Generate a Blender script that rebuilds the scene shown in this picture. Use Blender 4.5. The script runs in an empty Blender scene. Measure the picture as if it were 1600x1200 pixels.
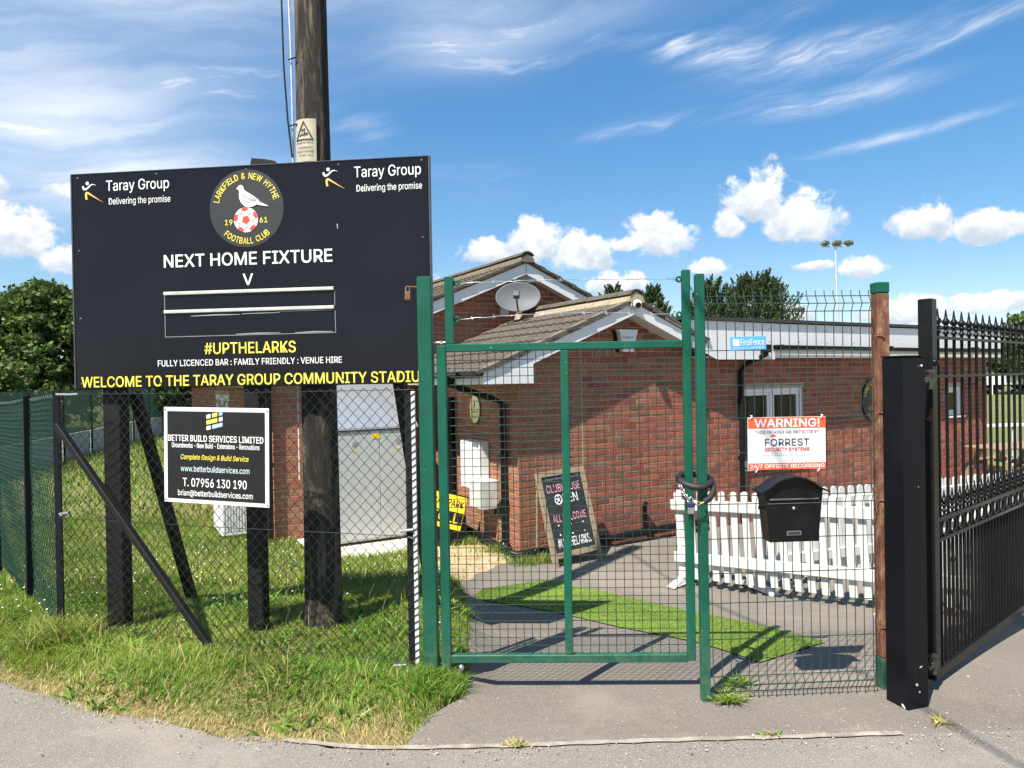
import bpy, bmesh, math, random
import numpy as np
from mathutils import Matrix, Vector
random.seed(7); RNG = np.random.default_rng(11)
S = bpy.context.scene
C = S.collection
rad = math.radians

# ------------------------------------------------------------------ camera
cam_data = bpy.data.cameras.new('camera'); cam = bpy.data.objects.new('camera', cam_data); C.objects.link(cam)
cam_data.sensor_width = 36.0; cam_data.lens = 1110 / 1600 * 36.0
cam_data.clip_start = 0.05; cam_data.clip_end = 6000
cam.matrix_world = Matrix.Translation((0, 0, 1.65)) @ Matrix.Rotation(rad(90 - 0.41), 4, 'X') @ Matrix.Rotation(rad(-1.0), 4, 'Z')
S.camera = cam

# ------------------------------------------------------------------ sky + sun
SUN_HEAD = rad(54.0); SUN_EL = rad(56.0)          # light travels towards +x,+y
W = bpy.data.worlds.new('World'); S.world = W; W.use_nodes = True
nt = W.node_tree; nt.nodes.clear()
def N(t, **kw):
    n = nt.nodes.new(t)
    for k, v in kw.items(): setattr(n, k, v)
    return n
def put(sock, v):
    if isinstance(v, bpy.types.NodeSocket): nt.links.new(v, sock)
    else: sock.default_value = v
def M(op, a, b=None, c=None, clamp=False):
    n = N('ShaderNodeMath', operation=op); n.use_clamp = clamp
    put(n.inputs[0], a)
    if b is not None: put(n.inputs[1], b)
    if c is not None: put(n.inputs[2], c)
    return n.outputs[0]
def sstep(a, b, x):
    n = N('ShaderNodeMapRange', interpolation_type='SMOOTHSTEP')
    put(n.inputs['Value'], x); n.inputs['From Min'].default_value = a; n.inputs['From Max'].default_value = b
    return n.outputs[0]
def noise(vec, scale, detail=6, rough=.55, dist=0.):
    n = N('ShaderNodeTexNoise'); put(n.inputs['Vector'], vec); n.inputs['Scale'].default_value = scale
    n.inputs['Detail'].default_value = detail; n.inputs['Roughness'].default_value = rough; n.inputs['Distortion'].default_value = dist
    return n.outputs['Fac']
def comb(x, y, z=0.):
    n = N('ShaderNodeCombineXYZ'); put(n.inputs[0], x); put(n.inputs[1], y); put(n.inputs[2], z); return n.outputs[0]
def mixc(f, a, b):
    n = N('ShaderNodeMix', data_type='RGBA'); put(n.inputs['Factor'], f); put(n.inputs['A'], a); put(n.inputs['B'], b)
    return n.outputs['Result']
sky = N('ShaderNodeTexSky', sky_type='NISHITA'); sky.sun_disc = False
sky.sun_elevation = SUN_EL; sky.sun_rotation = rad(180) + (rad(90) - SUN_HEAD)
sky.air_density = 1.0; sky.dust_density = 0.3; sky.ozone_density = 3.0; sky.altitude = 30
tc = N('ShaderNodeTexCoord'); sep = N('ShaderNodeSeparateXYZ'); nt.links.new(tc.outputs['Generated'], sep.inputs[0])
X, Y, Z = sep.outputs
AZ = M('MULTIPLY', M('ARCTAN2', X, Y), 57.2958); EL = M('MULTIPLY', M('ARCSINE', M('MINIMUM', M('MAXIMUM', Z, -.999), .999)), 57.2958)
P2 = comb(AZ, EL)
# heaped clouds low over the horizon: az, el, half width, half height (degrees)
CUM = [(-1.5, 10.0, 3.2, 1.6), (1.9, 10.6, 3.0, 2.6), (5.8, 9.6, 3.0, 2.6), (11.8, 10.6, 3.3, 2.5), (9.4, 10.3, 1.8, 1.0), (19.2, 13.0, 2.9, 3.0), (22.2, 11.0, 3.4, 2.8),
       (17.0, 11.2, 1.6, 1.6), (15.5, 8.2, 1.9, 1.1), (30.0, 10.1, 2.3, 1.9), (34.0, 9.3, 3.0, 1.6), (26.5, 7.4, 1.9, 1.3), (23.2, 7.9, 1.6, .6),
       (29.0, 4.2, 3.4, 1.5), (34.0, 4.4, 3.0, 1.2), (-34.8, 9.8, 3.2, 2.6), (-36.5, 13.0, 2.0, 1.3), (-32.0, 8.4, 2.4, 1.6), (-9.0, 7.0, 6.0, 2.0), (8.5, 7.2, 3.5, 1.4), (19.5, 4.5, 5.0, 1.8),
       (-31.5, 13.0, 1.8, .8)]
F = None; SW = None; SV = None
for a, e, ra, re in CUM:
    ra *= .93; re *= .93
    dx = M('DIVIDE', M('SUBTRACT', AZ, a), ra); dv = M('SUBTRACT', EL, e)
    dy = M('MAXIMUM', M('DIVIDE', dv, re), M('DIVIDE', dv, -re * .62))
    d = M('SUBTRACT', 1.0, M('SQRT', M('ADD', M('MULTIPLY', dx, dx), M('MULTIPLY', dy, dy))))
    w = M('MAXIMUM', d, 0.0); v = M('MULTIPLY', w, M('DIVIDE', dv, re))
    F = d if F is None else M('MAXIMUM', F, d)
    SW = w if SW is None else M('ADD', SW, w); SV = v if SV is None else M('ADD', SV, v)
nbig = noise(comb(M('MULTIPLY', AZ, .06), M('MULTIPLY', EL, .12), 3.0), 1.0, 3)
outside = M('MULTIPLY', sstep(40, 50, M('ABSOLUTE', AZ)), M('MULTIPLY', sstep(3, 7, EL), M('SUBTRACT', 1.0, sstep(14, 32, EL))))
F = M('MAXIMUM', F, M('SUBTRACT', M('MULTIPLY', M('MULTIPLY', M('SUBTRACT', nbig, .42), 5.0), outside), M('MULTIPLY', M('SUBTRACT', 1.0, outside), 2.0)))
nf = noise(P2, .46, 10, .62, .2); nf2 = noise(comb(AZ, M('ADD', EL, 2.1), 4.0), .75, 6, .55)
dens = sstep(.0, .38, M('ADD', F, M('MULTIPLY', M('SUBTRACT', nf, .50), 2.1)))
vert = M('DIVIDE', SV, M('MAXIMUM', SW, .02))
lit = sstep(-.75, .75, M('ADD', M('ADD', vert, M('MULTIPLY', M('SUBTRACT', nf2, .5), 2.2)), M('MULTIPLY', M('SUBTRACT', nf, .5), -1.6)))
ccol = mixc(lit, (4.0, 4.5, 5.2, 1), (7.4, 7.4, 7.4, 1))
# high wispy clouds
ca, sa = math.cos(rad(9)), math.sin(rad(9))
U = M('ADD', M('MULTIPLY', AZ, ca), M('MULTIPLY', EL, sa)); V = M('SUBTRACT', M('MULTIPLY', EL, ca), M('MULTIPLY', AZ, sa))
wob = noise(comb(M('MULTIPLY', U, .08), M('MULTIPLY', V, .10), 9.), 1.0, 4)
Vw = M('ADD', V, M('MULTIPLY', M('SUBTRACT', wob, .5), 4.0))
streak = noise(comb(M('MULTIPLY', U, .036), M('MULTIPLY', Vw, .27), 1.), 1.0, 9, .60, .2)
fine = noise(comb(M('MULTIPLY', U, .085), M('MULTIPLY', Vw, .60), 5.), 1.0, 9, .62, .3)
CIR = [(-3, 26.5, 7, 3.2, 1.1, -14), (5, 28, 9, 2.2, .9, 2), (12, 24.6, 4, 1.0, .8, -6), (17, 23.4, 3.5, 1.2, 1.0, -8), (24, 22.2, 7, 1.1, 1.25, 6), (32, 21.9, 5, .6, .9, 10),
       (19.5, 19.2, 8.5, .75, 1.35, 1.5), (11, 18.8, 4, .35, .8, 4), (27.5, 16.1, 7, .38, .8, 6), (23, 25.6, 9, .7, .5, 6), (-30, 17, 11, 4.5, 1.1, 8), (-24, 25, 11, 3.6, .75, 0), (-33, 22, 6, 2, .5, 0), (-2.5, 16, 4.5, .7, .5, 2), (-2.5, 14.6, 4, .6, .4, 0), (-10.8, 17.8, 2.0, 1.4, .9, 25), (-20, 15, 7, 2.2, .75, 10), (-15, 21, 4, 1, .3, -25)]
G = None
for a, e, ra, re, k, rot in CIR:
    c_, s_ = math.cos(rad(rot)), math.sin(rad(rot))
    da = M('SUBTRACT', AZ, a); de = M('SUBTRACT', EL, e)
    p = M('DIVIDE', M('ADD', M('MULTIPLY', da, c_), M('MULTIPLY', de, s_)), ra); q = M('DIVIDE', M('SUBTRACT', M('MULTIPLY', de, c_), M('MULTIPLY', da, s_)), re)
    g = M('MULTIPLY', M('EXPONENT', M('MULTIPLY', M('ADD', M('MULTIPLY', p, p), M('MULTIPLY', q, q)), -1.0)), k)
    G = g if G is None else M('ADD', G, g)
gen = M('MULTIPLY', sstep(38, 55, M('ABSOLUTE', AZ)), M('MULTIPLY', sstep(8, 20, EL), .45))
gen2 = M('MULTIPLY', sstep(30, 45, EL), .45)
G = M('MAXIMUM', G, M('MAXIMUM', gen, gen2))
body = sstep(.36, .66, streak); thread = sstep(.40, .72, fine)
wisp = M('MULTIPLY', G, M('ADD', M('MULTIPLY', body, M('ADD', .25, M('MULTIPLY', thread, .9))), M('MULTIPLY', thread, .12)), clamp=True)
wisp = M('MULTIPLY', M('POWER', wisp, 1.25), .95, clamp=True)
hs = N('ShaderNodeHueSaturation'); hs.inputs['Hue'].default_value = .502; hs.inputs['Saturation'].default_value = 1.55; hs.inputs['Value'].default_value = 1.62; gm = N('ShaderNodeGamma'); gm.inputs[1].default_value = .70; nt.links.new(sky.outputs[0], gm.inputs[0]); nt.links.new(gm.outputs[0], hs.inputs['Color'])
soft = None
for a, e, ra, re, k in ((-30, 15.5, 11, 4.5, .85), (-26, 26.5, 13, 4, .55), (-4, 26.5, 7, 2.8, .55), (7, 27.5, 10, 1.8, .25), (-34, 21, 8, 3, .35)):
    p = M('DIVIDE', M('SUBTRACT', AZ, a), ra); q = M('DIVIDE', M('SUBTRACT', EL, e), re)
    g_ = M('MULTIPLY', M('EXPONENT', M('MULTIPLY', M('ADD', M('MULTIPLY', p, p), M('MULTIPLY', q, q)), -1.0)), k); soft = g_ if soft is None else M('ADD', soft, g_)
veil = M('MULTIPLY', soft, M('ADD', .35, M('MULTIPLY', sstep(.3, .7, streak), .75)), clamp=True)
wisp = M('MAXIMUM', wisp, veil)
col = mixc(wisp, hs.outputs[0], (6.6, 6.9, 7.3, 1))
col = mixc(M('MULTIPLY', dens, .96), col, ccol)
bg = N('ShaderNodeBackground'); nt.links.new(col, bg.inputs['Color']); bg.inputs['Strength'].default_value = 0.082
wo = N('ShaderNodeOutputWorld'); nt.links.new(bg.outputs[0], wo.inputs['Surface'])
W.cycles.sampling_method = 'MANUAL'; W.cycles.sample_map_resolution = 512

sd = bpy.data.lights.new('sun', 'SUN'); sun = bpy.data.objects.new('sun', sd); C.objects.link(sun)
sd.energy = 5.0; sd.angle = rad(.53); sd.color = (1.0, .93, .82)
sun.rotation_euler = Vector((math.cos(SUN_HEAD) * math.cos(SUN_EL), math.sin(SUN_HEAD) * math.cos(SUN_EL), -math.sin(SUN_EL))).to_track_quat('-Z', 'Y').to_euler()
sun.location = (-6, -6, 12)

vs = S.view_settings
S.display_settings.display_device = 'sRGB'; vs.view_transform = 'Standard'; vs.look = 'None'; vs.exposure = 1.0; vs.gamma = 1.0; vs.use_curve_mapping = False
try:
    S.cycles.use_denoising = True; S.cycles.max_bounces = 8; S.cycles.transparent_max_bounces = 12
except Exception: pass

# ------------------------------------------------------------------ mesh helpers
class MB:
    def __init__(s): s.v = []; s.f = []; s.s = []; s.r = []
    def add(s, vs, fs, smooth=False, r=0.):
        o = len(s.v); s.v += [tuple(p) for p in vs]
        for f in fs: s.f.append([i + o for i in f]); s.s.append(smooth); s.r.append(r)
        return s
    def box(s, x0, x1, y0, y1, z0, z1, mat=None, r=0., skip_back=False):
        p = [Vector(q) for q in ((x0,y0,z0),(x1,y0,z0),(x1,y1,z0),(x0,y1,z0),(x0,y0,z1),(x1,y0,z1),(x1,y1,z1),(x0,y1,z1))]
        if mat is not None: p = [mat @ q for q in p]
        f = [(0,1,5,4),(1,2,6,5),(3,0,4,7),(0,3,2,1),(4,5,6,7)]
        if not skip_back: f.append((2,3,7,6))
        return s.add(p, f, False, r)
    def cbox(s, x0, x1, y0, y1, z0, z1, c=.004, mat=None, r=0.):
        lo = (x0,y0,z0); hi = (x1,y1,z1); V = {}; vs = []
        for i in range(8):
            b = (i & 1, i >> 1 & 1, i >> 2 & 1)
            for a in range(3):
                p = [(hi[k] if b[k] else lo[k]) if k == a else ((hi[k] - c) if b[k] else (lo[k] + c)) for k in range(3)]
                V[(i, a)] = len(vs); p = Vector(p); vs.append(mat @ p if mat is not None else p)
        fs = []
        for a in range(3):
            u, w = [k for k in range(3) if k != a]
            for side in (0, 1):
                q = [(side << a) | (bu << u) | (bw << w) for bu, bw in ((0,0),(1,0),(1,1),(0,1))]
                fs.append([V[(i, a)] for i in q])
        for a in range(3):
            u, w = [k for k in range(3) if k != a]
            for bu in (0, 1):
                for bw in (0, 1):
                    i0 = (bu << u) | (bw << w); i1 = i0 | (1 << a)
                    fs.append([V[(i0, u)], V[(i1, u)], V[(i1, w)], V[(i0, w)]])
        for i in range(8): fs.append([V[(i, 0)], V[(i, 1)], V[(i, 2)]])
        return s.add(vs, fs, False, r)
    def cyl(s, p0, p1, r0, r1=None, n=12, caps=True, smooth=True):
        return s.tube([p0, p1], [r0, r0 if r1 is None else r1], n, caps, smooth)
    def tube(s, pts, r, n=8, caps=True, smooth=True, closed=False):
        pts = [Vector(p) for p in pts]; k = len(pts)
        if not isinstance(r, (list, tuple)): r = [r] * k
        rings = []; up = None
        for i, p in enumerate(pts):
            a = pts[(i - 1) % k] if (i > 0 or closed) else p; b = pts[(i + 1) % k] if (i < k - 1 or closed) else p
            t = (b - a); t = t.normalized() if t.length > 1e-9 else Vector((0,0,1))
            if up is None:
                up = Vector((0,0,1)) if abs(t.z) < .9 else Vector((1,0,0))
            u = (up - t * up.dot(t)); u = u.normalized() if u.length > 1e-6 else t.orthogonal().normalized()
            up = u; w = t.cross(u)
            rings.append([p + (u * math.cos(2*math.pi*j/n) + w * math.sin(2*math.pi*j/n)) * r[i] for j in range(n)])
        vs = [q for ring in rings for q in ring]; fs = []
        for i in range(k if closed else k - 1):
            i2 = (i + 1) % k
            for j in range(n): fs.append((i*n+j, i*n+(j+1)%n, i2*n+(j+1)%n, i2*n+j))
        s.add(vs, fs, smooth)
        if caps and not closed:
            s.add(rings[0], [list(range(n))[::-1]]); s.add(rings[-1], [list(range(n))])
        return s
    def prism(s, pts, y0, y1, mat=None):       # outline in x,z extruded along y
        n = len(pts); vs = [Vector((x, y0, z)) for x, z in pts] + [Vector((x, y1, z)) for x, z in pts]
        if mat is not None: vs = [mat @ v for v in vs]
        fs = [list(range(n)), [n + i for i in range(n)][::-1]] + [(i, (i+1) % n, n + (i+1) % n, n + i) for i in range(n)]
        return s.add(vs, fs)
    def lathe(s, prof, n=12, mat=None, smooth=True):
        vs = []
        for r, z in prof:
            for j in range(n): vs.append(Vector((r*math.cos(2*math.pi*j/n), r*math.sin(2*math.pi*j/n), z)))
        if mat is not None: vs = [mat @ v for v in vs]
        fs = [(i*n+j, i*n+(j+1)%n, (i+1)*n+(j+1)%n, (i+1)*n+j) for i in range(len(prof)-1) for j in range(n)]
        return s.add(vs, fs, smooth)
    def mesh(s, name, recalc=True, rnd=False):
        m = bpy.data.meshes.new(name); m.from_pydata(s.v, [], s.f)
        m.polygons.foreach_set('use_smooth', s.s)
        if rnd:
            a = m.attributes.new('rnd', 'FLOAT', 'FACE'); a.data.foreach_set('value', s.r)
        if recalc:
            bm = bmesh.new(); bm.from_mesh(m); bmesh.ops.recalc_face_normals(bm, faces=bm.faces); bm.to_mesh(m); bm.free()
        m.update(); return m
ZB = {}
def link(name, data, material=None, parent=None):
    o = bpy.data.objects.new(name, data); C.objects.link(o)
    if material is not None and data is not None and not data.materials: data.materials.append(material)
    if parent is not None:
        o.parent = parent; o.location = (0, 0, -ZB.get(parent.name, 0.))
    return o
def obj(name, mb, material, parent=None, rnd=False, recalc=True):
    o = link(name, mb.mesh(name, recalc, rnd), material, parent)
    if parent is not None and parent.type == 'MESH': o.location = (0, 0, 0)
    return o
def tag(o, label=None, cat=None, group=None, kind=None):
    if label: o['label'] = label
    if cat: o['category'] = cat
    if group: o['group'] = group
    if kind: o['kind'] = kind
    return o
def thing(name, label, cat, loc=(0,0,0), rotz=0., group=None):
    """Empty at the thing's base; parts are modelled with absolute heights in its turned frame."""
    o = bpy.data.objects.new(name, None); C.objects.link(o); o.empty_display_size = .1
    o.location = loc; o.rotation_euler = (0, 0, rotz); ZB[o.name] = loc[2]
    return tag(o, label, cat, group)
def np_mesh(name, verts, faces, colors=None):
    m = bpy.data.meshes.new(name); nv = len(verts); nf = len(faces); k = faces.shape[1]
    m.vertices.add(nv); m.vertices.foreach_set('co', verts.astype(np.float32).ravel())
    m.loops.add(nf * k); m.loops.foreach_set('vertex_index', faces.astype(np.int32).ravel())
    m.polygons.add(nf); m.polygons.foreach_set('loop_start', np.arange(0, nf*k, k, dtype=np.int32)); m.polygons.foreach_set('loop_total', np.full(nf, k, np.int32))
    if colors is not None:
        a = m.attributes.new('Col', 'FLOAT_COLOR', 'POINT'); a.data.foreach_set('color', colors.astype(np.float32).ravel())
    m.update(calc_edges=True); return m

# ------------------------------------------------------------------ materials
MATS = {}
def new_mat(name):
    m = bpy.data.materials.new(name); m.use_nodes = True; t = m.node_tree; t.nodes.clear()
    out = t.nodes.new('ShaderNodeOutputMaterial'); p = t.nodes.new('ShaderNodeBsdfPrincipled'); t.links.new(p.outputs[0], out.inputs[0])
    MATS[name] = m; return m, t, p, out
def nz(t, scale, detail=5, rough=.55, coord='pos', stretch=None, dist=0.):
    n = t.nodes.new('ShaderNodeTexNoise'); n.inputs['Scale'].default_value = scale; n.inputs['Detail'].default_value = detail; n.inputs['Roughness'].default_value = rough; n.inputs['Distortion'].default_value = dist
    if coord == 'pos': src = t.nodes.new('ShaderNodeNewGeometry').outputs['Position']
    else: src = t.nodes.new('ShaderNodeTexCoord').outputs['Object']
    if stretch:
        mp = t.nodes.new('ShaderNodeMapping'); mp.inputs['Scale'].default_value = stretch; t.links.new(src, mp.inputs[0]); src = mp.outputs[0]
    t.links.new(src, n.inputs['Vector']); return n.outputs['Fac']
def ramp(t, f, stops):
    r = t.nodes.new('ShaderNodeValToRGB'); t.links.new(f, r.inputs[0]); el = r.color_ramp.elements
    while len(el) < len(stops): el.new(.5)
    for e, (p, c) in zip(el, stops): e.position = p; e.color = (*c, 1) if len(c) == 3 else c
    return r.outputs[0]
def mx(t, f, a, b, mode='MIX'):
    n = t.nodes.new('ShaderNodeMix'); n.data_type = 'RGBA'; n.blend_type = mode
    for s_, v in ((n.inputs['Factor'], f), (n.inputs['A'], a), (n.inputs['B'], b)):
        if isinstance(v, bpy.types.NodeSocket): t.links.new(v, s_)
        else: s_.default_value = v if isinstance(v, float) else (*v[:3], 1)
    return n.outputs['Result']
def bump(t, p, f, strength=.3, dist=.01):
    b = t.nodes.new('ShaderNodeBump'); b.inputs['Strength'].default_value = strength; b.inputs['Distance'].default_value = dist
    t.links.new(f, b.inputs['Height']); t.links.new(b.outputs[0], p.inputs['Normal'])
def mat(name, c, rough=.5, metal=0., c2=None, scale=8., amt=.35, bstr=0., bscale=60., coord='pos', stretch=None, spec=.5):
    if name in MATS: return MATS[name]
    m, t, p, o = new_mat(name)
    c2 = c2 or tuple(k * .72 for k in c)
    f = nz(t, scale, 6, .6, coord, stretch)
    cc = ramp(t, f, [(.5 - amt*.5, c2), (.5 + amt*.5, c)])
    t.links.new(cc, p.inputs['Base Color']); p.inputs['Roughness'].default_value = rough; p.inputs['Metallic'].default_value = metal
    p.inputs['Specular IOR Level'].default_value = spec
    if bstr: bump(t, p, nz(t, bscale, 5, .6, coord, stretch), bstr, .004)
    return m
def leaf_mat(name, transl=.35, rough=.55):
    m, t, p, o = new_mat(name)
    a = t.nodes.new('ShaderNodeAttribute'); a.attribute_name = 'Col'
    t.links.new(a.outputs['Color'], p.inputs['Base Color']); p.inputs['Roughness'].default_value = rough; p.inputs['Specular IOR Level'].default_value = .3
    tr = t.nodes.new('ShaderNodeBsdfTranslucent'); t.links.new(a.outputs['Color'], tr.inputs['Color'])
    ms = t.nodes.new('ShaderNodeMixShader'); ms.inputs[0].default_value = transl
    t.links.new(p.outputs[0], ms.inputs[1]); t.links.new(tr.outputs[0], ms.inputs[2]); t.links.new(ms.outputs[0], o.inputs[0]); return m

green, t, p, o_ = new_mat('green_paint')
c = ramp(t, nz(t, 3.5, 6, .65), [(.35, (.0035, .070, .043)), (.65, (.0065, .098, .062))])
c = mx(t, ramp(t, nz(t, 18, 6, .7, 'pos', (1, 1, .12)), [(.60, (0,)*3), (.80, (.35,)*3)]), c, (.05, .16, .12))
c = mx(t, ramp(t, nz(t, 48, 3, .5), [(.745, (0,)*3), (.76, (1,)*3)]), c, (.45, .47, .44))
sx = t.nodes.new('ShaderNodeSeparateXYZ'); t.links.new(t.nodes.new('ShaderNodeNewGeometry').outputs['Position'], sx.inputs[0])
mr = t.nodes.new('ShaderNodeMapRange'); mr.inputs['From Min'].default_value = -.1; mr.inputs['From Max'].default_value = .45; mr.inputs['To Min'].default_value = .30; mr.inputs['To Max'].default_value = 0.; t.links.new(sx.outputs[2], mr.inputs[0])
ml = t.nodes.new('ShaderNodeMath'); ml.operation = 'MULTIPLY'; t.links.new(mr.outputs[0], ml.inputs[0]); t.links.new(ramp(t, nz(t, 14, 6, .7), [(.35, (0,)*3), (.7, (1.6,)*3)]), ml.inputs[1])
c = mx(t, ramp(t, nz(t, 11, 7, .75, 'pos', (1, 1, .35)), [(.68, (0,)*3), (.74, (.85,)*3)]), c, (.17, .075, .035))
c = mx(t, ml.outputs[0], c, (.16, .14, .10))                                  # mud splashed on the feet
t.links.new(c, p.inputs['Base Color']); t.links.new(ramp(t, nz(t, 9, 5, .6), [(.3, (.34,)*3), (.7, (.55,)*3)]), p.inputs['Roughness']); p.inputs['Specular IOR Level'].default_value = .3; bump(t, p, nz(t, 26, 4, .6), .12, .004)
black = mat('black_paint', (.004, .0045, .006), .36, spec=.2, c2=(.010, .010, .0105), scale=16, amt=.5, bstr=.12, bscale=45)
matt_black = mat('matt_black', (.0065, .0065, .007), .6, spec=.25, c2=(.012, .011, .010), scale=14, bstr=.25, bscale=70)
wire_green = mat('green_wire', (.012, .050, .036), .45, c2=(.010, .036, .028), scale=30)
wire_dark = mat('dark_wire', (.010, .020, .019), .45, c2=(.02, .032, .030), scale=30)
white = mat('white_plastic', (.73, .745, .76), .38, c2=(.64, .65, .66), scale=5, amt=.7)
white_print = mat('white_print', (.85, .85, .85), .5)
yellow_print = mat('yellow_print', (.88, .78, .09), .5)
orange_print = mat('orange_print', (.85, .52, .10), .5)
red_print = mat('red_print', (.72, .07, .045), .5)
pink_print = mat('pink_chalk', (.85, .35, .45), .8)
grey_print = mat('grey_print', (.28, .29, .31), .6)
dark_print = mat('dark_print', (.03, .03, .035), .6)
galv = mat('galvanised_steel', (.60, .63, .64), .5, .35, c2=(.46, .49, .50), scale=26, amt=.6)
zinc = mat('zinc_wire', (.62, .64, .66), .35, .9)
concrete = mat('concrete', (.56, .52, .44), .9, c2=(.42, .38, .31), scale=7, amt=.5, bstr=.3, bscale=90)
timber = mat('weathered_timber', (.34, .26, .18), .8, c2=(.17, .12, .075), scale=9, amt=.6, bstr=.4, bscale=50, stretch=(1, 1, .12))
brass = mat('worn_brass', (.62, .47, .22), .35, .9)
steel = mat('steel', (.55, .56, .58), .3, .95)
navy_plastic = mat('navy_plastic', (.02, .02, .10), .45)
pale_yellow = mat('pale_yellow_enamel', (.78, .74, .30), .4, c2=(.70, .66, .26))
bright_yellow = mat('bright_yellow_plastic', (.86, .60, .02), .45, c2=(.8, .54, .02))
sign_blue = mat('sign_blue', (.08, .36, .78), .4, c2=(.07, .33, .72))
rubber = mat('black_rubber', (.009, .009, .0095), .6, c2=(.022, .022, .023), scale=30, bstr=.3, bscale=140)
slate_panel, t, p, o_ = new_mat('dark_sign_panel')
t.links.new(ramp(t, nz(t, 1.2, 4, .6), [(.35, (.0050, .0055, .0095)), (.65, (.0070, .0075, .0125))]), p.inputs['Base Color']); p.inputs['Specular IOR Level'].default_value = .26
t.links.new(ramp(t, nz(t, 2.0, 5, .65), [(.3, (.16,)*3), (.7, (.27,)*3)]), p.inputs['Roughness']); bump(t, p, nz(t, 1.6, 2, .5), .12, .03)
badge_disc = mat('badge_disc', (.022, .024, .026), .5)
sat_grey = mat('dish_grey', (.115, .125, .135), .5, spec=.2, c2=(.095, .105, .115), scale=6)
cream = mat('cream_plastic', (.36, .34, .27), .5)
beige_box = mat('pale_grey_plastic', (.62, .64, .62), .5)
felt = mat('roofing_felt', (.045, .045, .047), .9, bstr=.4, bscale=150)
interior = mat('dark_interior', (.012, .012, .013), .9)
blind = mat('grey_blind', (.07, .075, .08), .8)
rust, t, p, o_ = new_mat('rusty_steel')
f = nz(t, 17, 9, .75, 'pos', (1, 1, .45)); t.links.new(ramp(t, f, [(.33, (.050, .020, .013)), (.47, (.125, .048, .026)), (.56, (.19, .090, .048)), (.63, (.26, .19, .13)), (.70, (.40, .36, .28))]), p.inputs['Base Color']); p.inputs['Roughness'].default_value = .85; bump(t, p, nz(t, 90, 5), .3, .0015)
glass, t, p, o_ = new_mat('window_glass')
p.inputs['Base Color'].default_value = (.75, .8, .82, 1); p.inputs['Transmission Weight'].default_value = 1.0; p.inputs['Roughness'].default_value = .02; p.inputs['IOR'].default_value = 1.22
MB_POST, t, p, o_ = new_mat('chipped_black_post')
f = nz(t, 22, 3, .5); g2 = t.nodes.new('ShaderNodeNewGeometry'); sp = t.nodes.new('ShaderNodeSeparateXYZ'); t.links.new(g2.outputs['Position'], sp.inputs[0])
mr = t.nodes.new('ShaderNodeMapRange'); mr.inputs['From Min'].default_value = -.12; mr.inputs['From Max'].default_value = .12; mr.inputs['To Min'].default_value = .09; mr.inputs['To Max'].default_value = 0.; t.links.new(sp.outputs[2], mr.inputs[0])
ad = t.nodes.new('ShaderNodeMath'); ad.operation = 'ADD'; t.links.new(f, ad.inputs[0]); t.links.new(mr.outputs[0], ad.inputs[1])
t.links.new(ramp(t, ad.outputs[0], [(.735, (.0055, .006, .009)), (.75, (.65, .65, .62))]), p.inputs['Base Color']); p.inputs['Specular IOR Level'].default_value = .2; p.inputs['Roughness'].default_value = .3; bump(t, p, nz(t, 7, 3), .15, .01)

def brick_mat(name, objrnd):
    m, t, p, o = new_mat(name)
    if objrnd: r = t.nodes.new('ShaderNodeObjectInfo').outputs['Random']
    else:
        a = t.nodes.new('ShaderNodeAttribute'); a.attribute_name = 'rnd'; r = a.outputs['Fac']
    c = ramp(t, r, [(0., (.235, .064, .042)), (.15, (.30, .084, .052)), (.32, (.195, .054, .040)), (.5, (.33, .108, .066)), (.66, (.245, .088, .060)), (.8, (.135, .056, .048)), (.92, (.31, .145, .088)), (1., (.21, .105, .075))])
    c = mx(t, ramp(t, nz(t, 45, 6, .7), [(.42, (0,)*3), (.72, (.45,)*3)]), c, (.40, .17, .105))
    c = mx(t, ramp(t, nz(t, 70, 4, .6), [(.30, (.6,)*3), (.42, (0,)*3)]), c, (.13, .045, .03))
    vm = t.nodes.new('ShaderNodeVectorMath'); vm.operation = 'DOT_PRODUCT'; t.links.new(t.nodes.new('ShaderNodeNewGeometry').outputs['Position'], vm.inputs[0]); vm.inputs[1].default_value = (.866, .5, 0)
    lt = t.nodes.new('ShaderNodeMath'); lt.operation = 'LESS_THAN'; t.links.new(vm.outputs['Value'], lt.inputs[0]); lt.inputs[1].default_value = .058*.866 + 4.05 + .902     # older brickwork left of the joint
    ml = t.nodes.new('ShaderNodeMath'); ml.operation = 'MULTIPLY'; t.links.new(lt.outputs[0], ml.inputs[0]); t.links.new(ramp(t, nz(t, 24, 5, .7), [(.35, (.1,)*3), (.65, (.6,)*3)]), ml.inputs[1])
    c = mx(t, ml.outputs[0], c, (.30, .155, .085))
    t.links.new(c, p.inputs['Base Color']); p.inputs['Roughness'].default_value = .88; p.inputs['Specular IOR Level'].default_value = .25
    bump(t, p, nz(t, 110, 6, .7), .55, .004); return m
brick_obj_m = brick_mat('red_brick', True); brick_join_m = brick_mat('red_brickwork', False)
mortar = mat('mortar', (.47, .375, .27), .95, c2=(.29, .225, .165), scale=18, amt=.5, bstr=.4, bscale=120)
tile_m, t, p, o_ = new_mat('concrete_tile')
oi = t.nodes.new('ShaderNodeObjectInfo').outputs['Random']
c = mx(t, ramp(t, nz(t, 9, 7, .7), [(.35, (0,)*3), (.65, (1,)*3)]), ramp(t, oi, [(0, (.048, .038, .030)), (.5, (.070, .057, .044)), (1, (.040, .034, .029))]), (.105, .090, .069))
c = mx(t, ramp(t, nz(t, 55, 5, .7), [(.60, (0,)*3), (.68, (.9,)*3)]), c, (.34, .31, .25))
c = mx(t, ramp(t, nz(t, 30, 5, .6), [(.30, (.8,)*3), (.40, (0,)*3)]), c, (.030, .026, .022))
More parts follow.
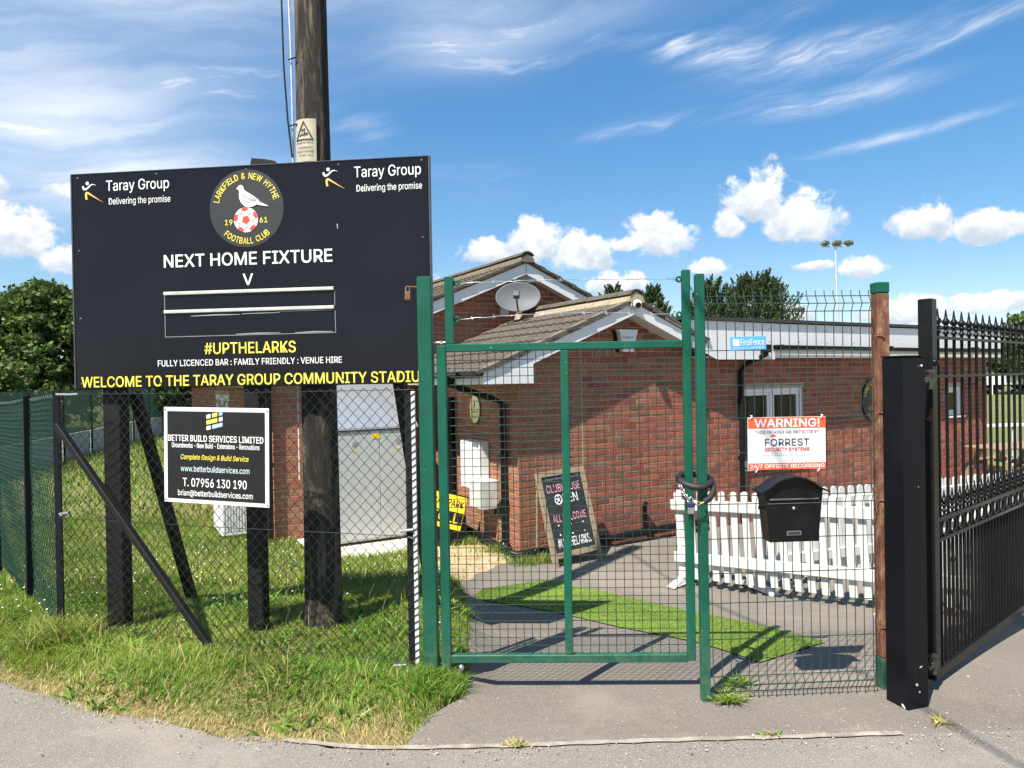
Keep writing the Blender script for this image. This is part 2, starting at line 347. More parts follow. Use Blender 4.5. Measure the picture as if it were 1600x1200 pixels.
t.links.new(c, p.inputs['Base Color']); p.inputs['Roughness'].default_value = .95; bump(t, p, nz(t, 80, 6, .7), .7, .006)
verge_m = mat('verge_mortar', (.20, .17, .125), .95, c2=(.09, .075, .055), scale=14, amt=.5, bstr=.5, bscale=60)
bed_m = mat('ridge_bedding', (.44, .37, .26), .95, c2=(.24, .20, .14), scale=20, bstr=.4, bscale=70)

def asphalt(name, base, hi, lo, speck):
    m, t, p, o = new_mat(name)
    c = ramp(t, nz(t, 1.1, 5, .6), [(.35, lo), (.65, base)])
    c = mx(t, ramp(t, nz(t, 260, 3, .6), [(.40, (.85,)*3), (.50, (0,)*3)]), c, tuple(k*.55 for k in base))
    c = mx(t, ramp(t, nz(t, 170, 3, .6), [(.56, (0,)*3), (.66, (1,)*3)]), c, hi)
    c = mx(t, ramp(t, nz(t, 60, 2, .5), [(.735, (0,)*3), (.75, (1,)*3)]), c, speck)
    c = mx(t, ramp(t, nz(t, 2.3, 6, .7), [(.60, (0,)*3), (.78, (.6,)*3)]), c, tuple(k*1.25 for k in base))
    vo = t.nodes.new('ShaderNodeTexVoronoi'); vo.feature = 'DISTANCE_TO_EDGE'; vo.inputs['Scale'].default_value = .55
    ds = t.nodes.new('ShaderNodeVectorMath'); ds.operation = 'ADD'; nn = t.nodes.new('ShaderNodeTexNoise'); nn.inputs['Scale'].default_value = 3.2; nn.inputs['Detail'].default_value = 6
    gp_ = t.nodes.new('ShaderNodeNewGeometry').outputs['Position']; t.links.new(gp_, nn.inputs['Vector']); sc_ = t.nodes.new('ShaderNodeVectorMath'); sc_.operation = 'SCALE'; sc_.inputs['Scale'].default_value = .55
    t.links.new(nn.outputs['Color'], sc_.inputs[0]); t.links.new(gp_, ds.inputs[0]); t.links.new(sc_.outputs[0], ds.inputs[1]); t.links.new(ds.outputs[0], vo.inputs['Vector'])
    c = mx(t, ramp(t, vo.outputs['Distance'], [(.0012, (.30,)*3), (.0035, (0,)*3)]), c, tuple(k*.45 for k in base))
    c = mx(t, ramp(t, nz(t, 3.3, 4, .6), [(.66, (0,)*3), (.76, (.5,)*3)]), c, tuple(k*.5 for k in base))
    c = mx(t, ramp(t, nz(t, .75, 6, .7), [(.52, (0,)*3), (.62, (.45,)*3)]), c, (base[0]*1.35, base[1]*1.3, base[2]*1.2))
    t.links.new(c, p.inputs['Base Color']); p.inputs['Roughness'].default_value = .92; p.inputs['Specular IOR Level'].default_value = .25
    bump(t, p, nz(t, 190, 4, .7), .8, .006); return m
road_m = asphalt('road_tarmac', (.235, .220, .195), (.40, .375, .33), (.195, .182, .16), (.62, .60, .55))
path_m = asphalt('path_tarmac', (.205, .183, .158), (.31, .28, .24), (.160, .142, .122), (.5, .46, .4))
kerb_m = mat('kerb_concrete', (.36, .325, .265), .9, c2=(.20, .175, .145), scale=14, amt=.3, bstr=.5, bscale=70)
soil_m, t, p, o_ = new_mat('sandy_soil')
c = ramp(t, nz(t, 5, 7, .7), [(.3, (.30, .21, .11)), (.5, (.46, .35, .20)), (.7, (.55, .44, .27))]); c = mx(t, ramp(t, nz(t, 60, 4), [(.6, (0,)*3), (.7, (.6,)*3)]), c, (.62, .52, .36))
t.links.new(c, p.inputs['Base Color']); p.inputs['Roughness'].default_value = 1.; bump(t, p, nz(t, 40, 6, .7), .8, .02)
ground_m, t, p, o_ = new_mat('turf_ground')
c = ramp(t, nz(t, 1.7, 6, .65), [(.3, (.10, .11, .035)), (.5, (.15, .14, .05)), (.7, (.26, .20, .09))])
c = mx(t, ramp(t, nz(t, 25, 5, .7), [(.4, (0,)*3), (.7, (.7,)*3)]), c, (.30, .23, .11))
sx = t.nodes.new('ShaderNodeSeparateXYZ'); t.links.new(t.nodes.new('ShaderNodeNewGeometry').outputs['Position'], sx.inputs[0])
mr = t.nodes.new('ShaderNodeMapRange'); mr.inputs['From Min'].default_value = 9; mr.inputs['From Max'].default_value = 15; t.links.new(sx.outputs[1], mr.inputs[0])
c = mx(t, mr.outputs[0], c, ramp(t, nz(t, .35, 6, .65), [(.35, (.105, .135, .035)), (.65, (.165, .185, .06))]))
t.links.new(c, p.inputs['Base Color']); p.inputs['Roughness'].default_value = 1.; bump(t, p, nz(t, 30, 6, .7), .8, .03)
astro_m = mat('artificial_turf', (.200, .285, .058), .9, spec=.1, c2=(.150, .215, .045), scale=5, amt=.5, bstr=.6, bscale=300)
bark_m, t, p, o_ = new_mat('creosoted_pole')
f = nz(t, 38, 9, .78, 'obj', (1, 1, .11)); f2 = nz(t, 8, 8, .7, 'obj', (1, 1, .20), .8)
c = mx(t, ramp(t, f2, [(.50, (0,)*3), (.60, (1,)*3)]), ramp(t, f, [(.38, (.007, .006, .005)), (.62, (.034, .026, .020))]), ramp(t, f, [(.36, (.035, .026, .018)), (.60, (.21, .165, .115))]))
t.links.new(c, p.inputs['Base Color']); p.inputs['Roughness'].default_value = .85; bump(t, p, f, 1.0, .04)
grass_m = leaf_mat('grass_blades', .35); foliage_m = leaf_mat('foliage', .30); conifer_m = leaf_mat('conifer_foliage', .12)
trunk_m = mat('tree_bark', (.12, .09, .06), .9, c2=(.05, .04, .03), scale=12, bstr=.6, bscale=40, stretch=(1, 1, .2))

# ------------------------------------------------------------------ ground
def sm(a, b, x):
    t_ = np.clip((np.asarray(x, float) - a) / (b - a), 0, 1); return t_ * t_ * (3 - 2 * t_)
EX = [-40, -12, -6, -3.08, -2.28, -1.46, -.76, -.5, 0., 2., 5., 40]; EYY = [25, 9.2, 5.75, 4.22, 3.82, 3.52, 3.37, 3.36, 3.36, 3.42, 3.46, 3.5]
def edge_y(x): return np.interp(x, EX, EYY)
PY = [-20, 3.36, 3.55, 3.75, 3.90, 4.5, 5.5, 6.3, 6.9, 7.4, 8.0, 8.3, 60]; PX = [-.55, -.55, -.50, -.36, -.27, -.30, -.36, -.45, -.55, -.40, -.05, .05, .05]
def path_x(y): return np.interp(y, PY, PX)
def gh(x, y):
    x = np.asarray(x, float); y = np.asarray(y, float)
    hp = -.1 - .33 * sm(3.8, 7.2, y)
    ey = edge_y(x); hg = -.1 + .1 * sm(ey, ey + .55, y) - .40 * sm(4.8, 8.8, y) + .02 * np.sin(x * 2.1 + y) * np.sin(y * 1.7) * sm(ey, ey + 1, y)
    w = sm(-.25, .18, x - path_x(y)); return hg * (1 - w) + hp * w
xs = np.concatenate([[-2500, -600, -200, -80, -40, -25, -18], np.arange(-14, -5, .25), np.arange(-5, 3, .08), np.arange(3, 15.01, .25), [18, 25, 40, 80, 200, 600, 2500]])
ys = np.concatenate([[-500, -60, -20, -8, -2, 1, 2.4], np.arange(3.0, 5.2, .06), np.arange(5.2, 14.01, .2), [15, 17, 20, 25, 32, 45, 70, 110, 200, 500, 1500, 4000]])
gx, gy = np.meshgrid(xs, ys); zz = gh(gx, gy)
cover = ((gy < edge_y(gx) - .0) | ((gx > path_x(gy) + .12) & (gx < 8.6) & (gy < 13.4)))
zz = zz - .05 * cover
nx_, ny_ = len(xs), len(ys); idx = np.arange(nx_ * ny_).reshape(ny_, nx_)
fc = np.stack([idx[:-1, :-1], idx[:-1, 1:], idx[1:, 1:], idx[1:, :-1]], -1).reshape(-1, 4)
g = link('ground', np_mesh('ground', np.stack([gx, gy, zz], -1).reshape(-1, 3), fc), ground_m); tag(g, kind='structure')
g.data.polygons.foreach_set('use_smooth', [True] * len(g.data.polygons))
def ribbon(name, rows, n, off, m_, jitter=0.):
    v = []; f_ = []
    for (ax, ay), (bx, by) in rows:
        for j in range(n + 1):
            k = j / n; x, y = ax + (bx - ax) * k, ay + (by - ay) * k; v.append((x, y, float(gh(x, y)) + (off(x, y) if callable(off) else off)))
    for i in range(len(rows) - 1):
        for j in range(n): a = i * (n + 1) + j; f_.append((a, a + 1, a + n + 2, a + n + 1))
    o = link(name, bpy.data.meshes.new(name), m_); o.data.from_pydata(v, [], f_); o.data.polygons.foreach_set('use_smooth', [True] * len(f_)); o.data.update(); return o
rx = np.concatenate([[-40, -20, -12], np.arange(-8, 6.01, .1), [8, 12, 20, 40]])
wig = lambda x: .018 * math.sin(x * 9.3) + .013 * math.sin(x * 23.1 + 1)
o = ribbon('road', [((x, -20.), (x, float(edge_y(x)) + (wig(x) if x < -.5 else 0))) for x in rx], 24, .004, road_m); tag(o, kind='structure')
py_ = np.concatenate([np.arange(3.24, 3.6, .03), np.arange(3.6, 13.6, .1)])
o = ribbon('path', [((float(path_x(y)) + .6 * wig(y * 2), y), (9.0, y)) for y in py_], 60, lambda x, y: .010 - .02 * max(0., min(1., (float(edge_y(x)) + .04 - y) / .08)), path_m); tag(o, kind='structure')
o = ribbon('kerb', [((x, float(edge_y(x)) - .016 + .004 * math.sin(x*3) + .003*math.sin(x*31)), (x, float(edge_y(x)) + .018 + .004 * math.sin(x*3.3) + .003*math.sin(x*23))) for x in np.arange(-1.15, 1.86, .03)], 1, .0125, kerb_m); tag(o, kind='structure')
o = ribbon('bare_soil', [((-.98 + .18*math.sin(y*5) , y), (float(path_x(y)) + .05, y)) for y in np.arange(6.75, 8.75, .08)], 14, .012, soil_m); tag(o, kind='structure')
mb = MB(); Mx = Matrix.Translation((.058, 8.1, 0)) @ Matrix.Rotation(rad(30), 4, 'Z')
mb.cbox(-1.95, -.1, 1.05, 2.47, -.55, -.395, .01, Mx); o = obj('concrete_slab', mb, concrete); tag(o, kind='structure')

# ------------------------------------------------------------------ lettering
FONT = None
try:
    FONT = bpy.data.fonts.load(bpy.utils.system_resource('DATAFILES', path='fonts') + '/Inter.woff2')
except Exception: pass
def text_mesh(body, x0, x1, z0, z1, y=0., bold=0., shear=0., fit=True, align='L'):
    """Letters filling the box x0..x1, z0..z1 on the plane y, facing -y."""
    cu = bpy.data.curves.new('t', 'FONT'); cu.body = body; cu.size = 1.0; cu.font = FONT if FONT else cu.font; cu.shear = shear; cu.resolution_u = 3; cu.fill_mode = 'BOTH'
    ob = bpy.data.objects.new('t', cu); C.objects.link(ob); dg = bpy.context.evaluated_depsgraph_get()
    me = bpy.data.meshes.new_from_object(ob.evaluated_get(dg)); bpy.data.objects.remove(ob); bpy.data.curves.remove(cu)
    co = np.array([v.co for v in me.vertices]); lo, hi = co.min(0), co.max(0)
    fs = [list(p_.vertices) for p_ in me.polygons]; bpy.data.meshes.remove(me)
    sx = (x1 - x0) / (hi[0] - lo[0]); sz = (z1 - z0) / (hi[1] - lo[1])
    vs_ = [(x0 + (c_[0] - lo[0]) * sx, y, z0 + (c_[1] - lo[1]) * sz) for c_ in co]
    if bold > 0:                                   # heavier strokes: slightly shifted copies, each a hair further out
        d = bold * (z1 - z0) * 1.15; base_v, base_f = list(vs_), list(fs)
        for i, (ax_, az_) in enumerate(((1, .5), (-1, -.5), (.6, -.7), (-.6, .7))):
            o0 = len(vs_); vs_ = vs_ + [(x + ax_*d, yy - .00012*(i + 1), z + az_*d) for x, yy, z in base_v]; fs = fs + [[k + o0 for k in f_] for f_ in base_f]
    return vs_, fs
def letters(parent, body, x0, x1, z0, z1, m_, y=-.002, bold=0., shear=0., name='lettering', label=None, xf=None):
    v, f_ = text_mesh(body, x0, x1, z0, z1, y, bold, shear)
    if xf is not None: v = [tuple(xf @ Vector(q)) for q in v]
    b = MB(); b.add(v, f_); o = obj(name, b, m_, parent, recalc=False)
    return tag(o, label)
def arc_letters(parent, body, cx, cz, r, a0, a1, h, w, m_, y, inward=False, bold=.012, name='lettering', xf=None):
    b = MB(); wid = {' ': .42, 'I': .22, 'W': 1.15, 'M': .98, 'O': .88, '&': .82, 'L': .60, 'F': .62, 'E': .64, 'T': .70}
    adv = [wid.get(ch, .76) + .16 for ch in body]; tot = sum(adv); pos = 0.
    for i, ch in enumerate(body):
        q = (pos + adv[i] / 2) / tot; pos += adv[i]
        if ch == ' ': continue
        a = rad(a0 + (a1 - a0) * q); ww = (adv[i] - .16) / tot * abs(rad(a1 - a0)) * r * .97
        v, f_ = text_mesh(ch, -ww/2, ww/2, -h/2, h/2, 0., bold)
        rot = Matrix.Rotation((a - math.pi/2) if not inward else (a + math.pi/2), 4, 'Y').inverted()
        T_ = Matrix.Translation((cx + r*math.cos(a), y, cz + r*math.sin(a))) @ rot
        if xf is not None: T_ = xf @ T_
        b.add([T_ @ Vector(q) for q in v], f_)
    return obj(name, b, m_, parent, recalc=False)
def flat(parent, name, pts, y, m_, xf=None, th=.0012):
    b = MB(); b.prism(pts, y - th, y, xf); return obj(name, b, m_, parent)
def circle(cx, cz, r, n=40, rz=None): return [(cx + r*math.cos(2*math.pi*i/n), cz + (rz or r)*math.sin(2*math.pi*i/n)) for i in range(n)]
def stroke(pts, widths):            # tapering brush stroke outline
    L = []; R = []
    for i, (x, z) in enumerate(pts):
        a = pts[max(i-1, 0)]; b = pts[min(i+1, len(pts)-1)]; dx, dz = b[0]-a[0], b[1]-a[1]; l = math.hypot(dx, dz) or 1
        w = widths[i] / 2; L.append((x - dz/l*w, z + dx/l*w)); R.append((x + dz/l*w, z - dx/l*w))
    return L + R[::-1]
def bez(p, n=14):
    out = []
    for i in range(n + 1):
        k = i / n; a = (1-k)**3; b = 3*k*(1-k)**2; c = 3*k*k*(1-k); d = k**3
        out.append((a*p[0][0]+b*p[1][0]+c*p[2][0]+d*p[3][0], a*p[0][1]+b*p[1][1]+c*p[2][1]+d*p[3][1]))
    return out
def football(parent, cx, cz, r, y, xf=None):
    ball = flat(parent, 'football_emblem', circle(cx, cz, r, 32), y, white_print, xf)
    def pent(px, pz, rr, rot, squash=1., dirn=0.):
        pts = []
        for i in range(5):
            a = rot + 2*math.pi*i/5; u, v_ = rr*math.cos(a), rr*math.sin(a)
            c_, s_ = math.cos(dirn), math.sin(dirn); p_ = (u*c_ + v_*s_) * squash; q = -u*s_ + v_*c_
            pts.append((px + p_*c_ - q*s_, pz + p_*s_ + q*c_))
        return pts
    clip = lambda pts: [(cx + (x-cx)*min(1, r/max(1e-6, math.hypot(x-cx, z-cz))), cz + (z-cz)*min(1, r/max(1e-6, math.hypot(x-cx, z-cz)))) for x, z in pts]
    flat(ball, 'red_panel', pent(cx, cz, r*.36, rad(60)), y - .0014, red_print, xf)
    for k in range(5):
        a = rad(60 + 36 + 72*k - 36 + 36); flat(ball, 'red_panel', clip(pent(cx + r*.88*math.cos(a), cz + r*.88*math.sin(a), r*.34, a + rad(36), .6, a)), y - .0014, red_print, xf)
    b = MB()
    for k in range(5):
        a = rad(60 + 72*k); b.prism(stroke([(cx + r*.34*math.cos(a), cz + r*.34*math.sin(a)), (cx + r*.62*math.cos(a), cz + r*.62*math.sin(a))], [r*.05]*2), y - .0026, y - .0014, xf)
        for s_ in (-1, 1):
            a2 = a + s_*rad(24); b.prism(stroke([(cx + r*.62*math.cos(a), cz + r*.62*math.sin(a)), (cx + r*.85*math.cos(a2), cz + r*.85*math.sin(a2))], [r*.05]*2), y - .0026, y - .0014, xf)
    obj('seam', b, grey_print, ball); return ball
def crest(parent, cx, cz, R, y, xf=None):
    disc = flat(parent, 'crest_disc', circle(cx, cz, R, 56), y, badge_disc, xf, .002); y -= .0026; k = R / .255
    arc_letters(disc, 'LARKFIELD & NEW HYTHE', cx, cz, R*.835, 168, 14, .040*k, .030*k, yellow_print, y, xf=xf)
    arc_letters(disc, 'FOOTBALL CLUB', cx, cz, R*.835, 226, 314, .040*k, .031*k, yellow_print, y, True, xf=xf)
    letters(disc, '19', cx - .150*k, cx - .098*k, cz - .105*k, cz - .070*k, yellow_print, y, .012, xf=xf)
    letters(disc, '61', cx + .090*k, cx + .142*k, cz - .098*k, cz - .063*k, yellow_print, y, .012, xf=xf)
    football(disc, cx - .004*k, cz - .075*k, .082*k, y, xf)
    bird = [(-.067,.130),(-.058,.135),(-.050,.148),(-.036,.153),(-.022,.148),(-.016,.136),(-.010,.118),(.010,.104),(.040,.085),(.075,.060),(.090,.048),(.084,.044),(.110,.030),(.150,.010),(.148,.006),(.105,.014),(.072,.022),(.050,.010),(.022,.006),(-.010,.012),(-.034,.036),(-.046,.066),(-.048,.094),(-.045,.112),(-.053,.124)]
    bo = flat(disc, 'bird_emblem', [(cx + x*k, cz + z*k) for x, z in bird], y - .003, white_print, xf)
    b = MB()
    for pts in ([(-.030,.098),(-.005,.075),(.03,.055),(.07,.05)], [(-.02,.085),(.0,.062),(.03,.042),(.065,.045)], [(-.034,.06),(-.012,.05),(.01,.035),(.04,.03)], [(-.04,.14),(-.035,.128),(-.028,.12),(-.02,.13)], [(-.01,.10),(.02,.088),(.045,.07),(.06,.058)]):
        b.prism(stroke([(cx + x*k, cz + z*k) for x, z in bez(pts, 8)], [.004*k]*4 + [.006*k]*5), y - .0056, y - .0043, xf)
    obj('feather_marking', b, grey_print, bo)
    return disc
def running_man(parent, x, z, y, s):
    q = lambda pts: [(x + a*s, z + b*s) for a, b in pts]
    flat(parent, 'logo_figure', q(circle(.33, .80, .11, 20)), y, white_print)
    flat(parent, 'logo_figure', stroke(q(bez([(.03, .64), (.06, .36), (.22, .38), (.42, .56)], 8) + bez([(.46, .60), (.62, .76), (.74, .74), (.92, .66)], 8)), [s*w for w in [.11,.12,.13,.135,.13,.12,.11,.10,.10,.095,.09,.08,.07,.06,.045,.03,.02,.01]]), y, white_print)
    flat(parent, 'logo_figure', stroke(q(bez([(.27, -.22), (.20, .12), (.20, .30), (.42, .16)], 8) + bez([(.48, .12), (.74, -.04), (.98, -.20), (1.36, -.42)], 8)), [s*w for w in [.13,.13,.13,.13,.13,.13,.125,.12,.11,.10,.09,.08,.07,.06,.045,.03,.02,.006]]), y, orange_print)

# ------------------------------------------------------------------ clubhouse (frame: x along the front, y back, turned 30 degrees)
ANG = rad(30); P0 = (.058, 8.1)
club = thing('clubhouse', 'red brick clubhouse with white bargeboards, tiled gables and a long flat roofed wing', 'building', (P0[0], P0[1], -.45), ANG)
CLM = Matrix.Translation((P0[0], P0[1], 0)) @ Matrix.Rotation(ANG, 4, 'Z')
ZF = -.50; CO = .075; AX, AZT = 1.55, 2.577      # small gable apex (bargeboard top); slope
SL = .405; MXA, MZA, MSL = 1.57, 3.453, .42; MY = 2.49
WX1 = 10.07; ROOFZ = 2.36
fw = MB()
OPEN_F = [(3.62, 4.95, .33, 1.455), (8.80, 9.24, .86, 1.375)]
def wall_boxes(b, t0, t1, z0, z1, opens, y0, y1, axis='x', const=0.):
    cuts = sorted({t0, t1, *[q for o_ in opens for q in o_[:2] if t0 < q < t1]})
    for a, c in zip(cuts[:-1], cuts[1:]):
        segs = [(z0, z1)]
        for o_ in opens:
            if o_[0] <= a + 1e-6 and c <= o_[1] + 1e-6:
                segs = [s_ for (p_, q) in segs for s_ in ((p_, min(q, o_[2])), (max(p_, o_[3]), q)) if s_[1] - s_[0] > 1e-4]
        for p_, q in segs:
            if axis == 'x': b.box(a, c, y0, y1, p_, q)
            else: b.box(y0, y1, a, c, p_, q)
wall_boxes(fw, .006, WX1 - .006, ZF, 1.98, OPEN_F, .006, .28)
fw.prism([(.006, 1.98), (3.05, 1.98), (AX, 2.50), ], .006, .28)
front_wall = obj('front_wall', fw, mortar, club)
b = MB(); wall_boxes(b, .281, MY, ZF, 1.72, [], .006, .28, 'y'); side_wall = obj('side_wall', b, mortar, club)
OPEN_S = [(6.1, 8.0, .5, 1.45)]
b = MB(); wall_boxes(b, -2.194, 5.3, ZF, 1.80, [], MY + .006, MY + .3); b.prism([(-2.194, 1.80), (5.3, 1.80), (MXA, 3.36)], MY + .006, MY + .3); gable_wall = obj('gable_wall', b, mortar, club)
b = MB(); wall_boxes(b, MY + .302, 12.0, ZF, 1.80, OPEN_S, -2.194, -1.9, 'y'); flank_wall = obj('flank_wall', b, mortar, club)
b = MB(); b.box(WX1 - .28, WX1 - .006, .30, 6.0, ZF, 1.98); b.box(2.8, WX1 - .3, 5.7, 6.0, ZF, 1.98); b.box(5.0, 5.28, MY + .32, 12, ZF, 1.8); b.box(-1.88, 5.28, 11.7, 12, ZF, 1.8); obj('rear_wall', b, brick_join_m, club)

# bricks
bricks = []     # (plane, t, z, length)
def lay(plane, t0, t1, z0, z1, opens=(), clip=None, shift=0.):
    k = 0; z = z0
    while z + .065 <= z1 + 1e-6:
        t_ = t0 - (.1125 if k % 2 else 0.) - shift
        while t_ < t1 - .03:
            a = max(t_, t0); c = min(t_ + .215, t1); t_ += .225
            if c - a < .04: continue
            pieces = [(a, c)]
            for o_ in opens:
                if z + .065 > o_[2] and z < o_[3]:
                    pieces = [s_ for (p_, q) in pieces for s_ in ((p_, min(q, o_[0])), (max(p_, o_[1]), q)) if s_[1] - s_[0] > .03]
            for p_, q in pieces:
                if clip is None or clip((p_ + q) / 2, z + .06): bricks.append((plane, (p_ + q) / 2, z, q - p_))
        z += CO; k += 1
lay('front', 0., .892, ZF, 2.5, OPEN_F, lambda t_, z: z < 1.99 or z < 2.47 - SL * abs(t_ - AX))
lay('front', .912, WX1, ZF, 2.5, OPEN_F, lambda t_, z: z < 1.99 or (z < 2.47 - SL * abs(t_ - AX)), .06)
lay('side', .0, MY, ZF, 1.72)
lay('gable', -2.2, 5.3, ZF, 3.4, (), lambda t_, z: (z < 1.8 or z < 3.33 - MSL * abs(t_ - MXA)) and (t_ < .1 or z > 1.6))
lay('flank', MY, 12.0, ZF, 1.78, OPEN_S)
lay('end', 0., 6.0, ZF, 1.98)
def place(plane, t_, z):           # local matrix: x along the wall, -y outwards
    if plane == 'front': return Matrix.Translation((t_, 0, z))
    if plane == 'gable': return Matrix.Translation((t_, MY, z))
    if plane == 'side': return Matrix.Translation((0, t_, z)) @ Matrix.Rotation(rad(-90), 4, 'Z')
    if plane == 'flank': return Matrix.Translation((-2.2, t_, z)) @ Matrix.Rotation(rad(-90), 4, 'Z')
    return Matrix.Translation((WX1, t_, z)) @ Matrix.Rotation(rad(90), 4, 'Z')
def brick_geo(b, L, mat_, r, jit=.0015):
    j = lambda: random.uniform(-jit, jit); pr = random.uniform(-.0015, .0015); h = .0645; L -= .0015; c = .0035
    p = [(-L/2 + c + j(), pr, c + j()), (L/2 - c + j(), pr, c + j()), (L/2 - c + j(), pr, h - c + j()), (-L/2 + c + j(), pr, h - c + j()),
         (-L/2, .0035, 0), (L/2, .0035, 0), (L/2, .0035, h), (-L/2, .0035, h), (-L/2, .03, 0), (L/2, .03, 0), (L/2, .03, h), (-L/2, .03, h)]
    f_ = [(0,1,2,3), (4,5,1,0), (5,6,2,1), (6,7,3,2), (7,4,0,3), (8,9,5,4), (9,10,6,5), (10,11,7,6), (11,8,4,7)]
    b.add([mat_ @ Vector(q) for q in p], f_, False, r)
def camdist(br):
    v = CLM @ (place(br[0], br[1], br[2]).translation); return (v.x**2 + v.y**2 + (v.z - 1.65)**2)
cand = sorted([b_ for b_ in bricks if b_[0] == 'front' and -.36 < b_[2] < 1.40 and .05 < b_[1] < 2.95], key=camdist)[:300]
single = set(id(b_) for b_ in cand)
variants = []
for i in range(6):
    b = MB(); brick_geo(b, .215, Matrix.Identity(4), 0., .003); variants.append(b.mesh('brick'))
    variants[-1].materials.append(brick_obj_m)
joined = MB()
for br in bricks:
    if id(br) in single:
        o = link('brick', random.choice(variants), None, front_wall); Mp = place(br[0], br[1], br[2]); o.location = Mp.translation; o.scale = (br[3] / .215, 1, 1)
    else: brick_geo(joined, br[3], place(br[0], br[1], br[2]), random.random())
o = obj('brickwork', joined, brick_join_m, club, rnd=True, recalc=False); tag(o, kind='stuff')
b = MB(); b.prism([(.895, ZF), (.909, ZF), (.909, 2.15), (.895, 2.15)], -.001, .005); obj('expansion_joint', b, mortar, club)

# fascia, bargeboards, soffits
OV = -.23
def barge(parent, ax, az, sl, xl, xr, th, y0, y1, lbox=None):
    parts = []
    for sgn, xe in ((-1, xl), (1, xr)):
        b = MB(); ze = az - sl * abs(xe - ax)
        if sgn < 0 and lbox:
            pts = [(ax - .002, az), (xe, ze), (xe, lbox[1]), (lbox[0], lbox[1]), (lbox[0], az - sl * abs(lbox[0] - ax) - th), (ax - .002, az - th)]
        else: pts = [(ax + sgn*.002, az), (xe, ze), (xe, ze - th), (ax + sgn*.002, az - th)]
        b.prism(pts, y0, y1); parts.append(obj('bargeboard', b, white, parent))
    return parts
barge(club, AX, AZT, SL, -.555, 2.62, .165, OV, OV + .02, (.08, 1.59))
b = MB()
for sgn, xe in ((-1, .06), (1, 2.55)):
    z0 = AZT - .155 ; ze = z0 - SL * abs(xe - AX); b.prism([(AX, z0), (xe, ze), (xe, ze - .012), (AX, z0 - .012)], OV + .022, .0)
b.box(-.54, .06, OV + .022, -.004, 1.592, 1.604); b.box(-.54, -.002, .0, MY, 1.592, 1.604); obj('soffit', b, white, club)
b = MB(); b.box(-.552, -.535, OV + .022, MY, 1.592, 1.735); obj('eaves_fascia', b, white, club)
b = MB(); b.cbox(2.02, 2.34, OV - .022, OV - .004, 2.31, 2.345, .003, Matrix.Translation((2.18, 0, 2.33)) @ Matrix.Rotation(math.atan(SL), 4, 'Y') @ Matrix.Translation((-2.18, 0, -2.33))); b.cbox(2.40, 2.44, OV - .03, OV - .004, 1.99, 2.2, .003); obj('cover_strip', b, white, club)
barge(club, MXA, MZA, MSL, -2.48, 5.55, .20, MY - .15, MY - .13)
b = MB()
for sgn, xe in ((-1, -2.45), (1, 5.5)):
    z0 = MZA - .19; ze = z0 - MSL * abs(xe - MXA); b.prism([(MXA, z0), (xe, ze), (xe, ze - .012), (MXA, z0 - .012)], MY - .128, MY)
b.box(-2.45, -2.21, MY + .02, 12.1, 1.60, 1.612); obj('soffit', b, white, club)
b = MB(); b.box(MXA - .006, MXA + .006, MY - .156, MY - .151, 3.26, 3.45); obj('joint_trim', b, grey_print, club)
# wing fascia: white boards butted end to end, felt edge above
for i, (a, c) in enumerate(((2.50, 4.05), (4.054, 6.6), (6.604, 9.1), (9.104, 10.20))):
    b = MB()
    if i == 0: b.prism([(2.44, ROOFZ + .01), (c, ROOFZ), (c, 1.86), (2.93, 1.86), (2.44, 2.06)], OV, OV + .018)
    else: b.box(a, c, OV, OV + .018, 2.045, ROOFZ - .002 * i)
    obj('fascia_board', b, white, club)
b = MB(); b.box(4.05, 10.20, OV + .03, OV + .045, 1.88, 2.0); obj('lower_fascia', b, white, club)
b = MB(); b.box(2.6, 10.20, OV + .05, -.004, 1.885, 1.9); b.box(10.185, 10.20, OV + .05, 6.1, 1.885, ROOFZ - .01); obj('wing_soffit', b, white, club)
b = MB(); b.box(2.30, 10.24, OV - .035, 6.2, ROOFZ + .012, ROOFZ + .055); obj('flat_roof', b, felt, club)
b = MB()
for x in np.arange(2.7, 10.1, .62):
    for z in (2.28, 2.12): b.cyl((x, OV - .001, z), (x, OV - .006, z), .010, n=8)
obj('fixing_cap', b, beige_box, club)
# gutters and pipes
def gutter(b, p0, p1, r=.055):
    p0, p1 = Vector(p0), Vector(p1); d = (p1 - p0).normalized(); s_ = d.cross(Vector((0,0,1))); n = 8; vs_ = []
    for p in (p0, p1):
        for rr in (r, r - .006):
            for j in range(n + 1):
                a = math.pi * j / n; vs_.append(p + s_ * math.cos(a) * rr - Vector((0,0,1)) * math.sin(a) * rr)
    k = n + 1; f_ = []
    for j in range(n): f_ += [(j, j+1, 2*k+j+1, 2*k+j), (k+j, 3*k+j, 3*k+j+1, k+j+1)]
    f_ += [(0, 2*k, 3*k, k), (n, k+n, 3*k+n, 2*k+n)]
    b.add(vs_, f_, True)
b = MB(); gutter(b, (4.0, OV - .06, 2.055), (10.25, OV - .06, 2.02)); obj('gutter', b, black, club)
b = MB(); gutter(b, (-2.56, MY - .1, 1.70), (-2.56, 12.1, 1.70)); obj('gutter', b, black, club)
b = MB(); gutter(b, (-.612, OV - .02, 1.735), (-.612, MY - .2, 1.735))
for y in (.2, 1.2, 2.1): b.cbox(-.68, -.55, y - .02, y + .02, 1.665, 1.74, .004)
obj('gutter', b, black, club)
for x in (4.06, 6.6, 9.1): b = MB(); b.cbox(x - .03, x + .03, OV - .125, OV - .002, 1.985, 2.06, .004); obj('gutter_union', b, black, club)
